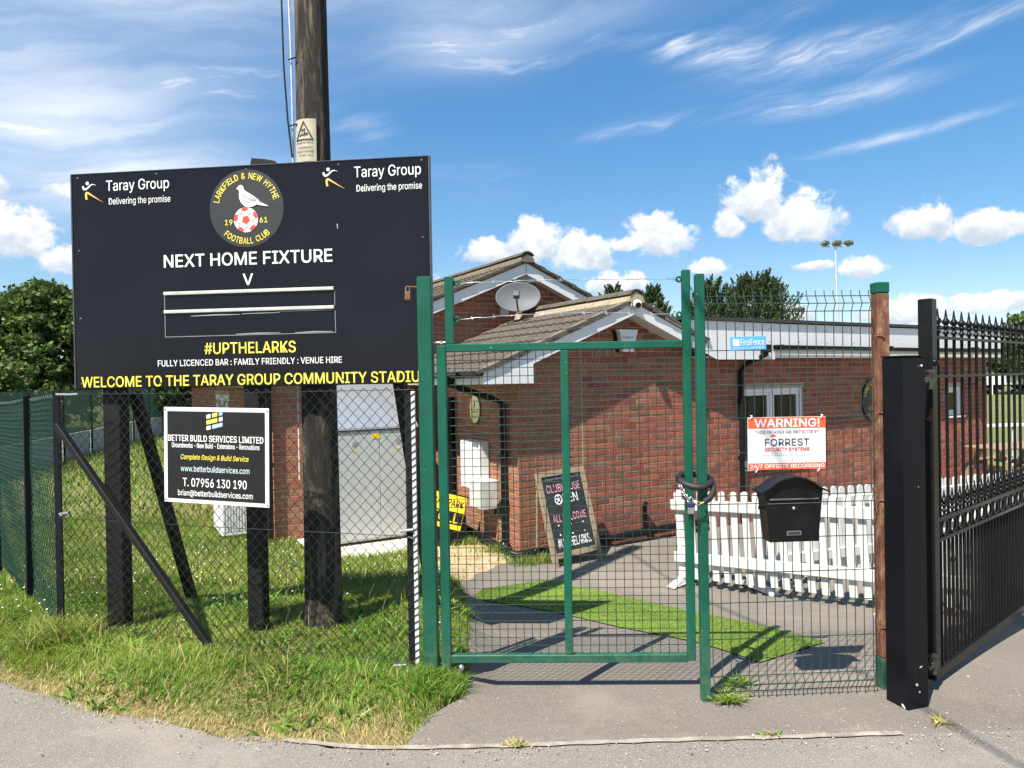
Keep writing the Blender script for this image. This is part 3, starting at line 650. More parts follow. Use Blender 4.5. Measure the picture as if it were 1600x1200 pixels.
def pipe(b, pts, r=.034, clips=()):
    b.tube(pts, r, 12)
    for x, y, z in clips: b.cyl((x, y, z - .03), (x, y, z + .03), r * 1.28, n=12); b.cbox(x - .05, x + .05, y - .005, y + .03, z - .02, z + .02, .003)
b = MB(); pipe(b, [(3.80, OV - .06, 2.0), (3.80, OV - .06, 1.93), (3.66, -.06, 1.80), (3.57, -.05, 1.70), (3.57, -.05, -.40)], .036, [(3.57, -.05, 1.3), (3.57, -.05, .5)]); b.cbox(3.75, 3.86, OV - .11, OV - .0, 1.95, 2.06, .006); obj('downpipe', b, black, club)
b = MB(); pipe(b, [(-.60, .55, 1.68), (-.60, .55, 1.60), (-.14, .32, 1.42), (-.055, .25, 1.36), (-.055, .25, -.24)], .038, [(-.055, .25, .75), (-.055, .25, .2)]); b.cbox(-.66, -.54, .48, .62, 1.62, 1.70, .01); obj('downpipe', b, black, club)
b = MB(); pipe(b, [(-.06, 1.66, 1.42), (-.06, 1.66, -.35)], .055, [(-.06, 1.66, .9)]); obj('soil_pipe', b, black, club)
b = MB(); pipe(b, [(-.10, 1.4, -.24), (-.11, .6, -.28), (-.12, .10, -.33), (-.08, -.06, -.34), (.25, -.075, -.335), (.9, -.075, -.32), (2.9, -.075, -.29)], .045)
b.lathe([(0.001, -.1), (.075, -.1), (.085, -.05), (.07, .03), (.045, .06)], 14, Matrix.Translation((-.08, .22, -.30))); b.lathe([(.06, 0), (.062, .03), (.045, .035)], 14, Matrix.Translation((.16, -.11, -.335)) @ Matrix.Rotation(rad(90), 4, 'X'))
obj('drain_pipe', b, black, club)
b = MB(); pipe(b, [(1.80, -.06, -.30), (1.80, -.06, .02), (1.80, -.09, .06)], .03); obj('vent_pipe', b, black, club)
b = MB(); pipe(b, [(-2.26, MY - .06, 1.66), (-2.26, MY - .06, -.4)], .036, [(-2.26, MY - .06, .6)]); obj('downpipe', b, black, club)
b = MB(); b.cbox(-.035, -.002, .40, .55, .02, .16, .006); obj('vent_cover', b, matt_black, club)
# windows
def window(x0, x1, z0, z1, M_, lights, zsplit=None):
    fr = MB(); w = .065; y0, y1 = .035, .10
    fr.cbox(x0, x1, y0, y1, z0, z0 + w, .006, M_); fr.cbox(x0, x1, y0, y1, z1 - w, z1, .006, M_)
    fr.cbox(x0, x0 + w, y0 + .001, y1, z0 + w, z1 - w, .006, M_); fr.cbox(x1 - w, x1, y0 + .001, y1, z0 + w, z1 - w, .006, M_)
    n = lights; ws = (x1 - x0 - 2*w) / n
    for i in range(1, n): xm = x0 + w + ws * i; fr.cbox(xm - .035, xm + .035, y0 + .001, y1, z0 + w, z1 - w, .006, M_)
    wo_ = obj('window', fr, white, club)
    for i in range(n):
        a = x0 + w + ws * i + (.035 if i else 0); c = x0 + w + ws * (i + 1) - (.035 if i < n - 1 else 0)
        sash = MB(); q = .038
        sash.cbox(a, c, .05, .09, z0 + w, z0 + w + q, .004, M_); sash.cbox(a, c, .05, .09, z1 - w - q, z1 - w, .004, M_)
        sash.cbox(a, a + q, .052, .09, z0 + w + q, z1 - w - q, .004, M_); sash.cbox(c - q, c, .052, .09, z0 + w + q, z1 - w - q, .004, M_); obj('sash', sash, white, wo_)
        g_ = MB(); g_.box(a + q, c - q, .066, .070, z0 + w + q, z1 - w - q, M_); obj('pane', g_, glass, wo_)
        bl = MB(); bl.box(a + (c-a)*.60, c + .02, .24, .25, z0, z1, M_); obj('blind', bl, blind, wo_)
    ib = MB(); ib.box(x0 - .1, x1 + .1, .29, 1.2, z0 - .1, z1 + .1, M_); ib.f = [f_ for i, f_ in enumerate(ib.f) if i != 0]; ib.s = ib.s[:len(ib.f)]; ib.r = ib.r[:len(ib.f)]; obj('room', ib, interior, wo_)
    sl_ = MB(); sl_.cbox(x0 - .03, x1 + .03, -.03, .06, z0 - .035, z0 - .002, .006, M_); obj('sill', sl_, white, wo_)
for (x0, x1, z0, z1), n in zip(OPEN_F, (2, 1)): window(x0, x1, z0 + .002, z1, Matrix.Identity(4), n)
window(-8.0, -6.1, .502, 1.45, Matrix.Translation((-2.2, 0, 0)) @ Matrix.Rotation(rad(-90), 4, 'Z'), 3)

# roof tiles
def tile_mesh():
    b = MB(); w, L, th = .30, .40, .032; n = 12; prof = []
    for i in range(n + 1):
        k = i / n; prof.append((k * w, .012 * (max(0, math.sin(k * 4 * math.pi)) ** .8)))
    vs_ = []
    for yv in (0., L):
        for x, z in prof: vs_.append((x, yv, z))
        for x, z in prof: vs_.append((x, yv, z - th))
    k = n + 1; f_ = []
    for i in range(n): f_ += [(i, i+1, 2*k+i+1, 2*k+i), (k+i, 3*k+i, 3*k+i+1, k+i+1), (i, k+i, k+i+1, i+1)]
    f_ += [(0, 2*k, 3*k, k), (n, k+n, 3*k+n, 2*k+n)]
    b.add(vs_, f_); m_ = b.mesh('roof_tile'); m_.materials.append(tile_m); return m_
TM = tile_mesh()
def roof(name, ax, az, sl, xe, y0, y1, sgn, singles):
    """one slope; tile local x runs along the ridge, local y runs up the slope"""
    ang = math.atan(sl); L = abs(xe - ax) / math.cos(ang); b = MB()
    u = Vector((-sgn * math.cos(ang), 0, math.sin(ang))); deck = MB()
    zo = .012; pts = [(ax, az + zo), (xe, az + zo - sl * abs(xe - ax)), (xe, az - .03 - sl * abs(xe - ax)), (ax, az - .03)]
    deck.prism(pts, y0 + .03, y1); ro = obj(name, deck, verge_m, club)
    rows = int(math.ceil(L / .315)); cols = int(math.ceil((y1 - y0) / .30)); e0 = Vector((xe, 0, az + zo + .040 - sl * abs(xe - ax)))
    rest = MB(); tv = [v.co.copy() for v in TM.vertices]; tf = [list(p_.vertices) for p_ in TM.polygons]
    for r_ in range(rows):
        for c_ in range(cols):
            yy = y0 + c_ * .30; base = e0 + u * (r_ * .315 - .03); base.y = yy + random.uniform(-.004, .004)
            if (base + u * .35).z > az + .10: continue
            X_ = Vector((0, 1, 0)) if sgn < 0 else Vector((0, -1, 0)); 
            lift = Vector((sgn * math.sin(ang), 0, math.cos(ang))); yv = (u + lift * (-.075 + random.uniform(-.006, .006))).normalized()
            X_ = Vector((0, -1, 0)) if u.cross(Vector((0, 0, 1))).y > 0 else Vector((0, 1, 0))
            zv = X_.cross(yv)
            if zv.z < 0: X_ = -X_; zv = X_.cross(yv)
            if X_.y < 0: base.y += .30
            Mt = Matrix((( X_.x, yv.x, zv.x, base.x), (X_.y, yv.y, zv.y, base.y), (X_.z, yv.z, zv.z, base.z), (0,0,0,1)))
            if c_ < singles:
                o = link('roof_tile', TM, None, ro); o.matrix_local = Mt
            else: rest.add([Mt @ v for v in tv], tf)
    if rest.v:
        o = obj('tiling', rest, tile_m, ro, recalc=False); tag(o, kind='stuff')
    return ro
roof('porch_roof_slope', AX, AZT, SL, -.62, OV - .03, MY, -1, 99)
roof('porch_roof_slope', AX, AZT, SL, 2.75, OV - .03, MY, 1, 99)
roof('main_roof_slope', MXA, MZA, MSL, -2.60, MY - .19, 12.1, -1, 3)
roof('main_roof_slope', MXA, MZA, MSL, 5.65, MY - .19, 12.1, 1, 3)
def ridge_tile_mesh():
    b = MB(); n = 10; L = .445; vs_ = []
    for yv in (0, L):
        for rr in (.118, .098):
            for i in range(n + 1):
                a = math.pi * (.12 + .76 * i / n); vs_.append((rr * math.cos(a) * 1.08, yv, rr * math.sin(a) * .92))
    k = n + 1; f_ = []
    for i in range(n): f_ += [(i, i+1, 2*k+i+1, 2*k+i), (k+i, 3*k+i, 3*k+i+1, k+i+1), (i, k+i, k+i+1, i+1), (2*k+i, 2*k+i+1, 3*k+i+1, 3*k+i)]
    f_ += [(0, 2*k, 3*k, k), (n, k+n, 3*k+n, 2*k+n)]
    b.add(vs_, f_); m_ = b.mesh('ridge_tile'); m_.materials.append(tile_m); return m_
RTM = ridge_tile_mesh()
for ax, az, ya, yb in ((AX, AZT, OV - .05, MY), (MXA, MZA, MY - .21, 12)):
    y = ya; b = MB()
    b.prism([(ax - .128, az - .02), (ax - .108, az + .045), (ax, az + .115), (ax + .108, az + .045), (ax + .128, az - .02)], ya + .012, yb); bed = obj('ridge_bedding', b, bed_m if ax == AX else verge_m, club)
    while y < yb - .2:
        o = link('ridge_tile', RTM, None, bed); o.location = (ax, y, az + .035 + random.uniform(-.003, .003)); y += .452
# verge undercloak mortar
b = MB()
for ax, az, sl, xl, xr, y0 in ((AX, AZT, SL, -.62, 2.55, OV), (MXA, MZA, MSL, -2.6, 5.6, MY - .15)):
    for xe in (xl, xr):
        ze = az - sl * abs(xe - ax); b.prism([(ax, az + .045), (xe, ze + .045), (xe, ze + .004), (ax, az + .004)], y0 - .025, y0 + .1)
obj('verge_mortar', b, verge_m, club)

# ------------------------------------------------------------------ things fixed on the clubhouse
def dish(name, label, x, z, rw, rh, off, tilt, turn, m_, group='satellite dishes on the gable wall'):
    zb = z - rh; v = CLM @ Vector((x, MY, zb)); t_ = thing(name, label, 'satellite dish', (v.x, v.y, v.z), ANG, group)
    Mt = Matrix.Translation((0, -off, z)) @ Matrix.Rotation(turn, 4, 'Z') @ Matrix.Rotation(tilt, 4, 'X')
    b = MB(); n = 36; rings = [(k, .16 * (k * k - 1) * rh) for k in (0.02, .2, .4, .6, .8, .95, 1.0)]
    vs_ = []; f_ = []
    for th in (0., .006):
        for k, d in rings:
            for j in range(n): a = 2*math.pi*j/n; vs_.append(Mt @ Vector((k * rw * math.cos(a), -d * 1.4 - .05 + th, k * rh * math.sin(a))))
    R_ = len(rings)
    for s_ in (0, 1):
        for i in range(R_ - 1):
            for j in range(n): q = s_ * R_ * n; f_.append((q+i*n+j, q+i*n+(j+1)%n, q+(i+1)*n+(j+1)%n, q+(i+1)*n+j))
    for j in range(n): f_.append(((R_-1)*n+j, (R_-1)*n+(j+1)%n, (2*R_-1)*n+(j+1)%n, (2*R_-1)*n+j))
    b.add(vs_, f_, True); obj('reflector', b, m_, t_)
    b = MB(); b.tube([Mt @ Vector((0, -.04, -rh * .9)), Mt @ Vector((0, -.25, -rh * .82)), Mt @ Vector((0, -.36, -rh * .62))], .012, 8); obj('feed_arm', b, matt_black, t_)
    b = MB(); b.cbox(-.045, .045, -.46, -.34, -rh * .68, -rh * .30, .01, Mt); b.cyl(Mt @ Vector((0, -.34, -rh*.42)), Mt @ Vector((0, -.29, -rh*.36)), .035, n=12); obj('receiver', b, mat('receiver_grey', (.10, .11, .12), .5), t_)
    b = MB(); b.tube([(0, -.02, z - .12), (0, -off * .55, z - .12), tuple(Mt @ Vector((0, .03, 0)))], .018, 8); b.cbox(-.07, .07, -.012, .0, z - .22, z - .02, .003); obj('wall_bracket', b, galv, t_)
dish('satellite_dish', 'large grey oval satellite dish on the brick gable under the apex', 1.26, 2.845, .335, .232, .42, rad(-16), rad(-34), sat_grey)
dish('satellite_dish', 'cream satellite dish half hidden behind the larger grey dish', 1.55, 3.10, .16, .17, .06, rad(-10), rad(-12), cream)

v = CLM @ Vector((1.55, 0, 2.0)); al = thing('alarm_box', 'white burglar alarm box lettered in grey under the porch gable apex', 'alarm box', (v.x, v.y, v.z), ANG)
b = MB(); vs_ = []
prof = [(-.085, 1.96), (-.095, 2.02), (-.115, 2.12), (-.125, 2.18), (-.150, 2.235), (.150, 2.235), (.145, 2.2), (.125, 2.14), (.10, 2.04), (.085, 1.96)]
b.prism(prof, -.10, -.03); obj('cover', b, white, al)
b = MB(); b.prism([(x * 1.10 - .025, z) for x, z in prof], -.03, -.004); obj('backplate', b, matt_black, al)
letters(al, 'FORREST', -.095, .098, 2.125, 2.15, grey_print, -.1022, .005); letters(al, 'security', -.05, .05, 2.045, 2.06, grey_print, -.1022)
v = CLM @ Vector((1.53, OV, 2.48)); ca_ = thing('security_camera', 'small white dome camera on the porch bargeboard apex', 'camera', (v.x, v.y, v.z), ANG)
b = MB(); b.lathe([(.001, 0), (.062, 0), (.066, .02), (.06, .035)], 20, Matrix.Translation((0, -.002, 2.535)) @ Matrix.Rotation(rad(90), 4, 'X')); obj('mount', b, white, ca_)
b = MB(); Mc = Matrix.Translation((.012, -.055, 2.53)) @ Matrix.Rotation(rad(-28), 4, 'Z') @ Matrix.Rotation(rad(105), 4, 'X'); b.lathe([(.001, -.05), (.035, -.042), (.052, -.02), (.056, .0), (.054, .03), (.044, .055), (.036, .062)], 20, Mc); hd = obj('camera_head', b, white, ca_)
b = MB(); b.lathe([(.036, .060), (.034, .066), (.02, .064), (.001, .066)], 20, Mc); obj('lens', b, matt_black, hd)

def wall_item(name, label, cat, y, z):
    v = CLM @ Vector((0, y, z)); return thing(name, label, cat, (v.x, v.y, v.z), ANG - rad(90))     # local x runs towards the front corner, -y outwards
ov = wall_item('oval_plaque', 'pale yellow oval enamel plaque on the shaded brick side wall', 'plaque', 1.05, 1.09)
for rw, rh, m_, y in ((.152, .192, matt_black, -.004), (.138, .178, pale_yellow, -.010)):
    b = MB(); b.prism(circle(0, 1.275, rw, 36, rh), y - .008, y); obj('rim' if m_ is matt_black else 'plate', b, m_, ov)
letters(ov, 'heritage', -.085, .085, 1.225, 1.26, dark_print, -.0195); flat(ov, 'emblem', [(-.02, 1.30), (.0, 1.36), (.015, 1.39), (.02, 1.34), (.005, 1.29)], -.019, dark_print)
letters(ov, 'est 1961', -.06, .06, 1.175, 1.195, dark_print, -.0195)
mt_ = wall_item('meter_box', 'tall white meter cupboard on the brick side wall', 'meter box', .93, .28)
b = MB(); b.cbox(-.27, .24, -.15, -.002, .28, .89, .008); obj('cabinet', b, white, mt_)
b = MB(); b.cbox(-.25, .22, -.162, -.151, .30, .87, .004); dr = obj('door', b, white, mt_); b = MB(); b.cyl((.18, -.162, .58), (.18, -.170, .58), .012); obj('lock', b, grey_print, dr)
m2 = wall_item('junction_box', 'smaller pale grey box below the white meter cupboard', 'meter box', .62, .10)
b = MB(); b.cbox(-.16, .15, -.24, -.002, .10, .44, .008); obj('case', b, beige_box, m2); b = MB(); b.cbox(-.145, .135, -.25, -.241, .115, .425, .004); obj('lid', b, beige_box, m2)
v = CLM @ Vector((6.68, 0, .85)); cr = thing('wall_crest', 'round dark club crest on the wing wall, half hidden by the rusty post', 'crest', (v.x, v.y, v.z), ANG)
b = MB(); b.prism(circle(0, 1.21, .37, 48), -.02, -.004); obj('backing', b, slate_panel, cr); crest(cr, 0, 1.21, .365, -.0205)

v = CLM @ Vector((-1.15, 1.7, -.395)); cab = thing('storage_cabinet', 'galvanised double door storage cabinet with sloping lid beside the gable wall', 'cabinet', (v.x, v.y, v.z), ANG)
x0, x1, yf, yb = -.56, .60, 0., .70
b = MB(); b.prism([(0, 0)], 0, 0) if False else None
b.box(x0, x1, yf + .01, yb, -.36, 1.03); obj('body', b, galv, cab)
for a, c in ((x0 + .005, -.003 + .1), (.103, x1 - .005)):
    b = MB(); b.cbox(a, c, yf - .012, yf + .009, -.33, 1.02, .004); d = obj('door', b, galv, cab)
    b = MB(); b.cbox((a + c)/2 - .03, (a + c)/2 + .03, yf - .016, yf - .012, .84, .90, .002); obj('vent_plate', b, grey_print, d)
    b = MB(); b.prism([((a + c)/2 - .022, .775), ((a + c)/2 + .022, .775), ((a + c)/2, .81)], yf - .0145, yf - .0125); obj('hazard_sticker', b, bright_yellow, d)
b = MB(); b.cbox(.0, .10, yf - .0165, yf - .0125, .925, .985, .001); obj('label_plate', b, bright_yellow, cab)
b = MB(); b.add([(x0 - .02, yf - .03, 1.045), (x1 + .02, yf - .03, 1.045), (x1 + .02, yb + .06, 1.60), (x0 - .02, yb + .06, 1.60), (x0 - .02, yf - .03, 1.07), (x1 + .02, yf - .03, 1.07), (x1 + .02, yb + .06, 1.625), (x0 - .02, yb + .06, 1.625)], [(0,1,2,3),(4,5,6,7),(0,1,5,4),(1,2,6,5),(2,3,7,6),(3,0,4,7)]); obj('lid', b, mat('zinc_lid', (.62, .66, .70), .35, .75, c2=(.56, .60, .64), scale=5), cab)
b = MB(); b.prism([(0, 0)]*3, 0, 0) if False else None
for x in (x0, x1 - .01): b.add([(x, yf + .01, 1.03), (x + .01, yf + .01, 1.03), (x, yb, 1.03), (x + .01, yb, 1.03), (x, yb, 1.56), (x + .01, yb, 1.56)], [(0,2,4),(1,3,5),(0,1,5,4),(2,3,5,4),(0,1,3,2)])
obj('gusset', b, galv, cab)

v = CLM @ Vector((-2.45, 2.9, -.42)); ac = thing('condenser_unit', 'white air conditioning condenser by the clubhouse corner', 'condenser', (v.x, v.y, v.z), ANG)
b = MB(); b.cbox(-.33, 0, 0, .82, -.34, .30, .012); obj('casing', b, white, ac)
for y in (.12, .64): b = MB(); b.cbox(-.36, .02, y, y + .06, -.47, -.342, .006); obj('foot', b, matt_black, ac)
b = MB()
for k in range(9): b.box(-.31 + .035 * k, -.295 + .035 * k, -.006, -.001, -.28, .24)
obj('grille', b, beige_box, ac)

# chalkboard
v = CLM @ Vector((.46, -.52, -.45)); chb = thing('chalkboard_sign', 'wooden framed chalkboard with pink and white lettering leaning by the porch wall', 'chalkboard', (v.x, v.y, v.z), ANG + rad(2))
tl = Matrix.Rotation(rad(-15.5), 4, 'X') @ Matrix.Rotation(rad(-2.5), 4, 'Y'); tl = Matrix.Translation((0, 0, -.445)) @ tl
Wd, Ht = .68, 1.09; fwid = .062
b = MB(); b.cbox(-Wd/2, -Wd/2 + fwid, -.02, .02, 0, Ht, .004, tl); obj('stile', b, timber, chb); b = MB(); b.cbox(Wd/2 - fwid, Wd/2, -.02, .02, 0, Ht, .004, tl); obj('stile', b, timber, chb)
b = MB(); b.cbox(-Wd/2 + fwid, Wd/2 - fwid, -.019, .019, Ht - fwid, Ht - .002, .004, tl); obj('rail', b, timber, chb); b = MB(); b.cbox(-Wd/2 + fwid, Wd/2 - fwid, -.019, .019, .125, .125 + fwid, .004, tl); obj('rail', b, timber, chb)
b = MB(); b.box(-Wd/2 + fwid - .01, Wd/2 - fwid + .01, -.004, .010, .16, Ht - .05, tl); slate = obj('slate', b, mat('chalkboard_black', (.009, .011, .013), .7, c2=(.022, .026, .03), scale=5), chb)
kw = dict(y=-.006, xf=tl, name='chalk_lettering')
letters(chb, 'LARKFIELD & NEW HYTHE FOOTBALL CLUB', -.24, .24, .985, 1.012, mat('faded_chalk', (.25, .32, .38), .9), **kw)
letters(chb, 'CLUBHOUSE', -.235, .235, .845, .935, pink_print, **kw); letters(chb, 'PEN', -.035, .17, .715, .815, white_print, bold=.01, **kw)
b = MB(); b.prism(stroke([(-.10 + .048*math.cos(a), .762 + .052*math.sin(a)) for a in np.linspace(0, 2*math.pi, 24)], [.012]*24), -.007, -.0055, tl)
for a in range(5): b.prism(stroke([(-.10 + .015*math.cos(a*1.257+.3), .762 + .015*math.sin(a*1.257+.3)), (-.10 + .045*math.cos(a*1.257+.3), .762 + .045*math.sin(a*1.257+.3))], [.009]*2), -.0085, -.0072, tl)
b.prism(circle(-.10, .762, .017, 6), -.0085, -.0072, tl); obj('chalk_football', b, white_print, chb)
letters(chb, 'ALL WELCOME', -.225, .235, .515, .60, pink_print, **kw); letters(chb, '#UPTHELARKS.', -.225, .235, .235, .335, white_print, bold=.012, **kw)
b = MB()
for x, z in ((-.17, .48), (.0, .475), (.17, .47), (-.17, .375), (0, .37), (.17, .37)): b.prism(circle(x, z, .010, 12), -.007, -.0055, tl)
obj('chalk_dot', b, white_print, chb)
tl2 = Matrix.Translation((0, .30, -.445)) @ Matrix.Rotation(rad(2), 4, 'X')
for x in (-.30, .27): b = MB(); b.cbox(x, x + .03, .10, .13, .0, .82, .003, tl2); obj('rear_leg', b, timber, chb)

cp = thing('car_park_sign', 'yellow and black car park full board leaning by the soil pipe', 'sign', (-.87, 8.6, -.40), rad(12)); cp.scale = (.88, .88, .88)
tl = Matrix.Translation((0, 0, -.10)) @ Matrix.Rotation(rad(16), 4, 'Y') @ Matrix.Rotation(rad(-12), 4, 'X')
b = MB(); b.cbox(-.25, .25, 0, .02, 0, .47, .004, tl); obj('board', b, bright_yellow, cp)
b = MB(); b.box(-.24, .24, -.003, -.001, .07, .24, tl); obj('band', b, matt_black, cp)
letters(cp, 'CAR PARK', -.22, .22, .31, .40, matt_black, -.003, .01, xf=tl); letters(cp, 'FULL', -.19, .19, .09, .22, bright_yellow, -.0045, .012, xf=tl)
for s_ in (-1, 1): b = MB(); b.cbox(s_*.24 - .012, s_*.24 + .012, .021, .05, -.32, .48, .003, tl); obj('leg', b, matt_black, cp)
b = MB(); b.cbox(-.27, .27, -.006, .022, .47, .485, .002, tl); obj('top_trim', b, matt_black, cp)
b = MB(); b.cbox(-.1, .35, .12, .42, -.40, .02, .03); obj('weight', b, rubber, cp)

# ------------------------------------------------------------------ big fixture board
BL, BR = (-2.93, 4.75), (-.52, 4.48); BA = math.atan2(BR[1] - BL[1], BR[0] - BL[0]); BWID = math.hypot(BR[0]-BL[0], BR[1]-BL[1])
bd = thing('fixture_board', 'large dark football club fixture board with crest and yellow lettering on posts', 'signboard', (BL[0], BL[1], 0.), BA)
b = MB(); b.cbox(.02, 2.44, 0, .022, 1.632, 3.058, .003); obj('panel', b, slate_panel, bd)
b = MB(); b.cbox(2.441, 2.452, -.004, .03, 1.63, 3.06, .002); b.cbox(.008, .019, -.004, .03, 1.63, 3.06, .002); b.cbox(.008, 2.452, -.002, .03, 3.0595, 3.066, .002); obj('edge_trim', b, mat('trim_grey', (.10, .11, .12), .4, .6), bd)
b = MB()
for x in (.30, 1.25, 2.2): b.cbox(x - .03, x + .03, .024, .07, 1.66, 3.03, .003)
for z in (1.75, 2.9): b.cbox(.1, 2.36, .071, .10, z - .03, z + .03, .003)
obj('back_frame', b, matt_black, bd)
b = MB(); b.prism([(1.265, 3.067), (1.275, 3.11), (1.36, 3.10), (1.43, 3.085), (1.45, 3.067)], .005, .03); obj('broken_bracket', b, matt_black, bd)
for ox, oz, tx0, tx1, dx0, dx1, tz, dz in ((.095, 2.915, .265, .708, .282, .715, 2.945, 2.855), (1.755, 2.925, 1.962, 2.395, 1.975, 2.40, 2.952, 2.862)):
    running_man(bd, ox, oz, -.0004, .105)
    letters(bd, 'Taray Group', tx0, tx1, tz - .022, tz + .066, white_print, -.002, .004); letters(bd, 'Delivering the promise', dx0, dx1, dz - .016, dz + .040, white_print, -.002, .004)
crest(bd, 1.238, 2.785, .252, -.0004)
letters(bd, 'NEXT HOME FIXTURE', .662, 1.806, 2.420, 2.503, white_print, -.002, .018); letters(bd, 'V', 1.205, 1.272, 2.290, 2.362, white_print, -.002, .018)
for z in (2.250, 2.130):
    b = MB(); b.cbox(.656, 1.815, -.012, -.001, z - .012, z + .010, .003); obj('slot_rail', b, mat('slot_aluminium', (.62, .62, .58), .4, .3), bd)
b = MB()
for p_ in (((.66, 2.112), (.66, 1.965)), ((.66, 1.965), (1.82, 1.967)), ((1.82, 1.967), (1.818, 2.115)), ((.66, 2.238), (.66, 2.142)), ((1.818, 2.238), (1.818, 2.142))): b.prism(stroke(list(p_), [.003]*2), -.0015, -.0003)
for x0_, x1_, z in ((.84, 1.18, 2.098), (1.19, 1.45, 2.103), (1.42, 1.80, 2.110), (1.15, 1.45, 1.972), (1.55, 1.80, 1.972)): b.prism(stroke([(x0_, z), ((x0_+x1_)/2, z + .003), (x1_, z + .002)], [.003, .008, .003]), -.0028, -.0016)
b.prism(stroke([(1.843, 2.66), (1.846, 2.63)], [.006]*2), -.0015, -.0003); obj('scratch', b, mat('scuffed_edge', (.35, .36, .37), .6), bd)
letters(bd, '#UPTHELARKS', .931, 1.551, 1.846, 1.920, yellow_print, -.002, .016); letters(bd, 'FULLY LICENCED BAR : FAMILY FRIENDLY : VENUE HIRE', .604, 1.857, 1.772, 1.813, white_print, -.002, .014)
letters(bd, 'WELCOME TO THE TARAY GROUP COMMUNITY STADIUM', .06, 2.437, 1.642, 1.712, yellow_print, -.002, .018)
b = MB()
for x in (.06, .62, 1.24, 1.86, 2.40):
    for z in (1.665, 3.035): b.lathe([(.001, .004), (.006, .0035), (.009, 0)], 8, Matrix.Translation((x, -.0002, z)) @ Matrix.Rotation(rad(90), 4, 'X'))
for x in (.06, 2.40):
    for z in (2.1, 2.55): b.lathe([(.001, .004), (.006, .0035), (.009, 0)], 8, Matrix.Translation((x, -.0002, z)) @ Matrix.Rotation(rad(90), 4, 'X'))
obj('screw', b, mat('dull_screw', (.07, .075, .08), .45, .5), bd)
bi = Matrix.Rotation(-BA, 4, 'Z') @ Matrix.Translation((-BL[0], -BL[1], 0))
def bloc(x, y, z): return bi @ Vector((x, y, z))
def beam(b, p0, p1, w, d, c=.004):
    p0, p1 = Vector(p0), Vector(p1); t_ = (p1 - p0); L = t_.length; q = t_.to_track_quat('Z', 'Y').to_matrix().to_4x4()
    b.cbox(-w/2, w/2, -d/2, d/2, 0, L, c, Matrix.Translation(p0) @ q)
for p0, w in (((-2.70, 4.84), .125), ((-1.70, 4.69), .105)):
    b = MB(); l0 = bloc(p0[0], p0[1], 0); b.cbox(l0.x - w/2, l0.x + w/2, l0.y - .05, l0.y + .05, -.3, 1.64 if w > .11 else 1.70, .005); obj('post', b, matt_black, bd)
b = MB(); beam(b, bloc(-2.62, 4.93, 1.60), bloc(-2.53, 5.65, -.25), .065, .065); obj('brace', b, matt_black, bd)
b = MB(); beam(b, bloc(-.74, 4.68, 1.66), bloc(-.57, 5.25, -.3), .075, .075); obj('brace', b, matt_black, bd)

# ------------------------------------------------------------------ utility pole
pole = thing('utility_pole', 'weathered brown timber utility pole behind the fixture board', 'utility pole', (-1.30, 4.80, -.05))
b = MB(); n = 40; zs = np.concatenate([np.arange(-.3, 4.6, .06), np.arange(4.6, 6.61, .4)]); vs_ = []
ph = RNG.uniform(0, 6.28, 8)
for z in zs:
    r0 = .122 - .0045 * z + .012 * max(0, .4 - z)
    for j in range(n):
        a = 2*math.pi*j/n
        r = r0 * (1 + .018*math.sin(3*a + ph[0] + z*.25) + .022*math.sin(7*a + ph[1] - z*.3) + .020*math.sin(13*a + ph[2] + .5*math.sin(z*1.1)) + .014*math.sin(19*a + ph[3] + z*.6) + RNG.uniform(-.006, .006))
        vs_.append((r*math.cos(a) + .008*z*-.35, r*math.sin(a), z))
b.add(vs_, [(i*n+j, i*n+(j+1)%n, (i+1)*n+(j+1)%n, (i+1)*n+j) for i in range(len(zs)-1) for j in range(n)], True); b.add(vs_[-n:], [list(range(n))])
obj('shaft', b, bark_m, pole, recalc=False)
b = MB(); b.tube([(-.135 - .0*z, -.04, z) for z in (1.0, 2.5, 3.4)] + [(-.138, -.04, 3.9), (-.150, -.04, 4.4), (-.158, -.04, 5.2), (-.155, -.03, 6.5)], .0065, 8); obj('conduit', b, beige_box, pole)
b = MB()
for z in (2.0, 3.36, 3.80): b.tube([(-.15, -.055, z), (-.13, -.065, z + .002), (-.09, -.09, z)], .005, 6)
b.tube([(-.137, -.06, 3.15), (-.16, -.065, 3.4), (-.178, -.07, 3.75), (-.186, -.07, 4.3), (-.19, -.07, 5.4), (-.17, -.05, 6.4)], .006, 6); obj('cable', b, matt_black, pole)
b = MB(); L0 = Vector((-.05, 0, 6.35)); D = Vector((.22, -1.0, -.01)); b.tube([L0 + D * s_ + Vector((0, 0, -.9 * (s_/14) * (1 - s_/14))) for s_ in np.linspace(0, 14, 24)], .012, 6); obj('overhead_line', b, matt_black, pole)
b = MB(); 
vs_ = []; R_ = .119; na = 14
for zi in (3.105, 3.385):
    for i in range(na + 1):
        a = rad(-146 + 80 * i / na); vs_.append((R_*math.cos(a) - .009, R_*math.sin(a), zi))
b.add(vs_, [(i, i+1, na+2+i, na+1+i) for i in range(na)], True); wp = obj('warning_plate', b, mat('plate_ivory', (.44, .41, .31), .55, c2=(.36, .33, .25)), pole, recalc=False); tag(wp, 'ivory danger of death plate with black triangle')
def wrapxf(v): a = rad(-106) + v[0] / R_; return ((R_ + .003) * math.cos(a) - .009, (R_ + .003) * math.sin(a), v[2])
def wrapped(pts_faces, name):
    b = MB(); v, f_ = pts_faces; b.add([wrapxf(q) for q in v], f_); return obj(name, b, dark_print, wp, recalc=False)
tri = [(-.068, 3.245), (.068, 3.245), (.0, 3.375)]; tin = [(-.053, 3.253), (.053, 3.253), (0, 3.355)]
tb = ([], [])
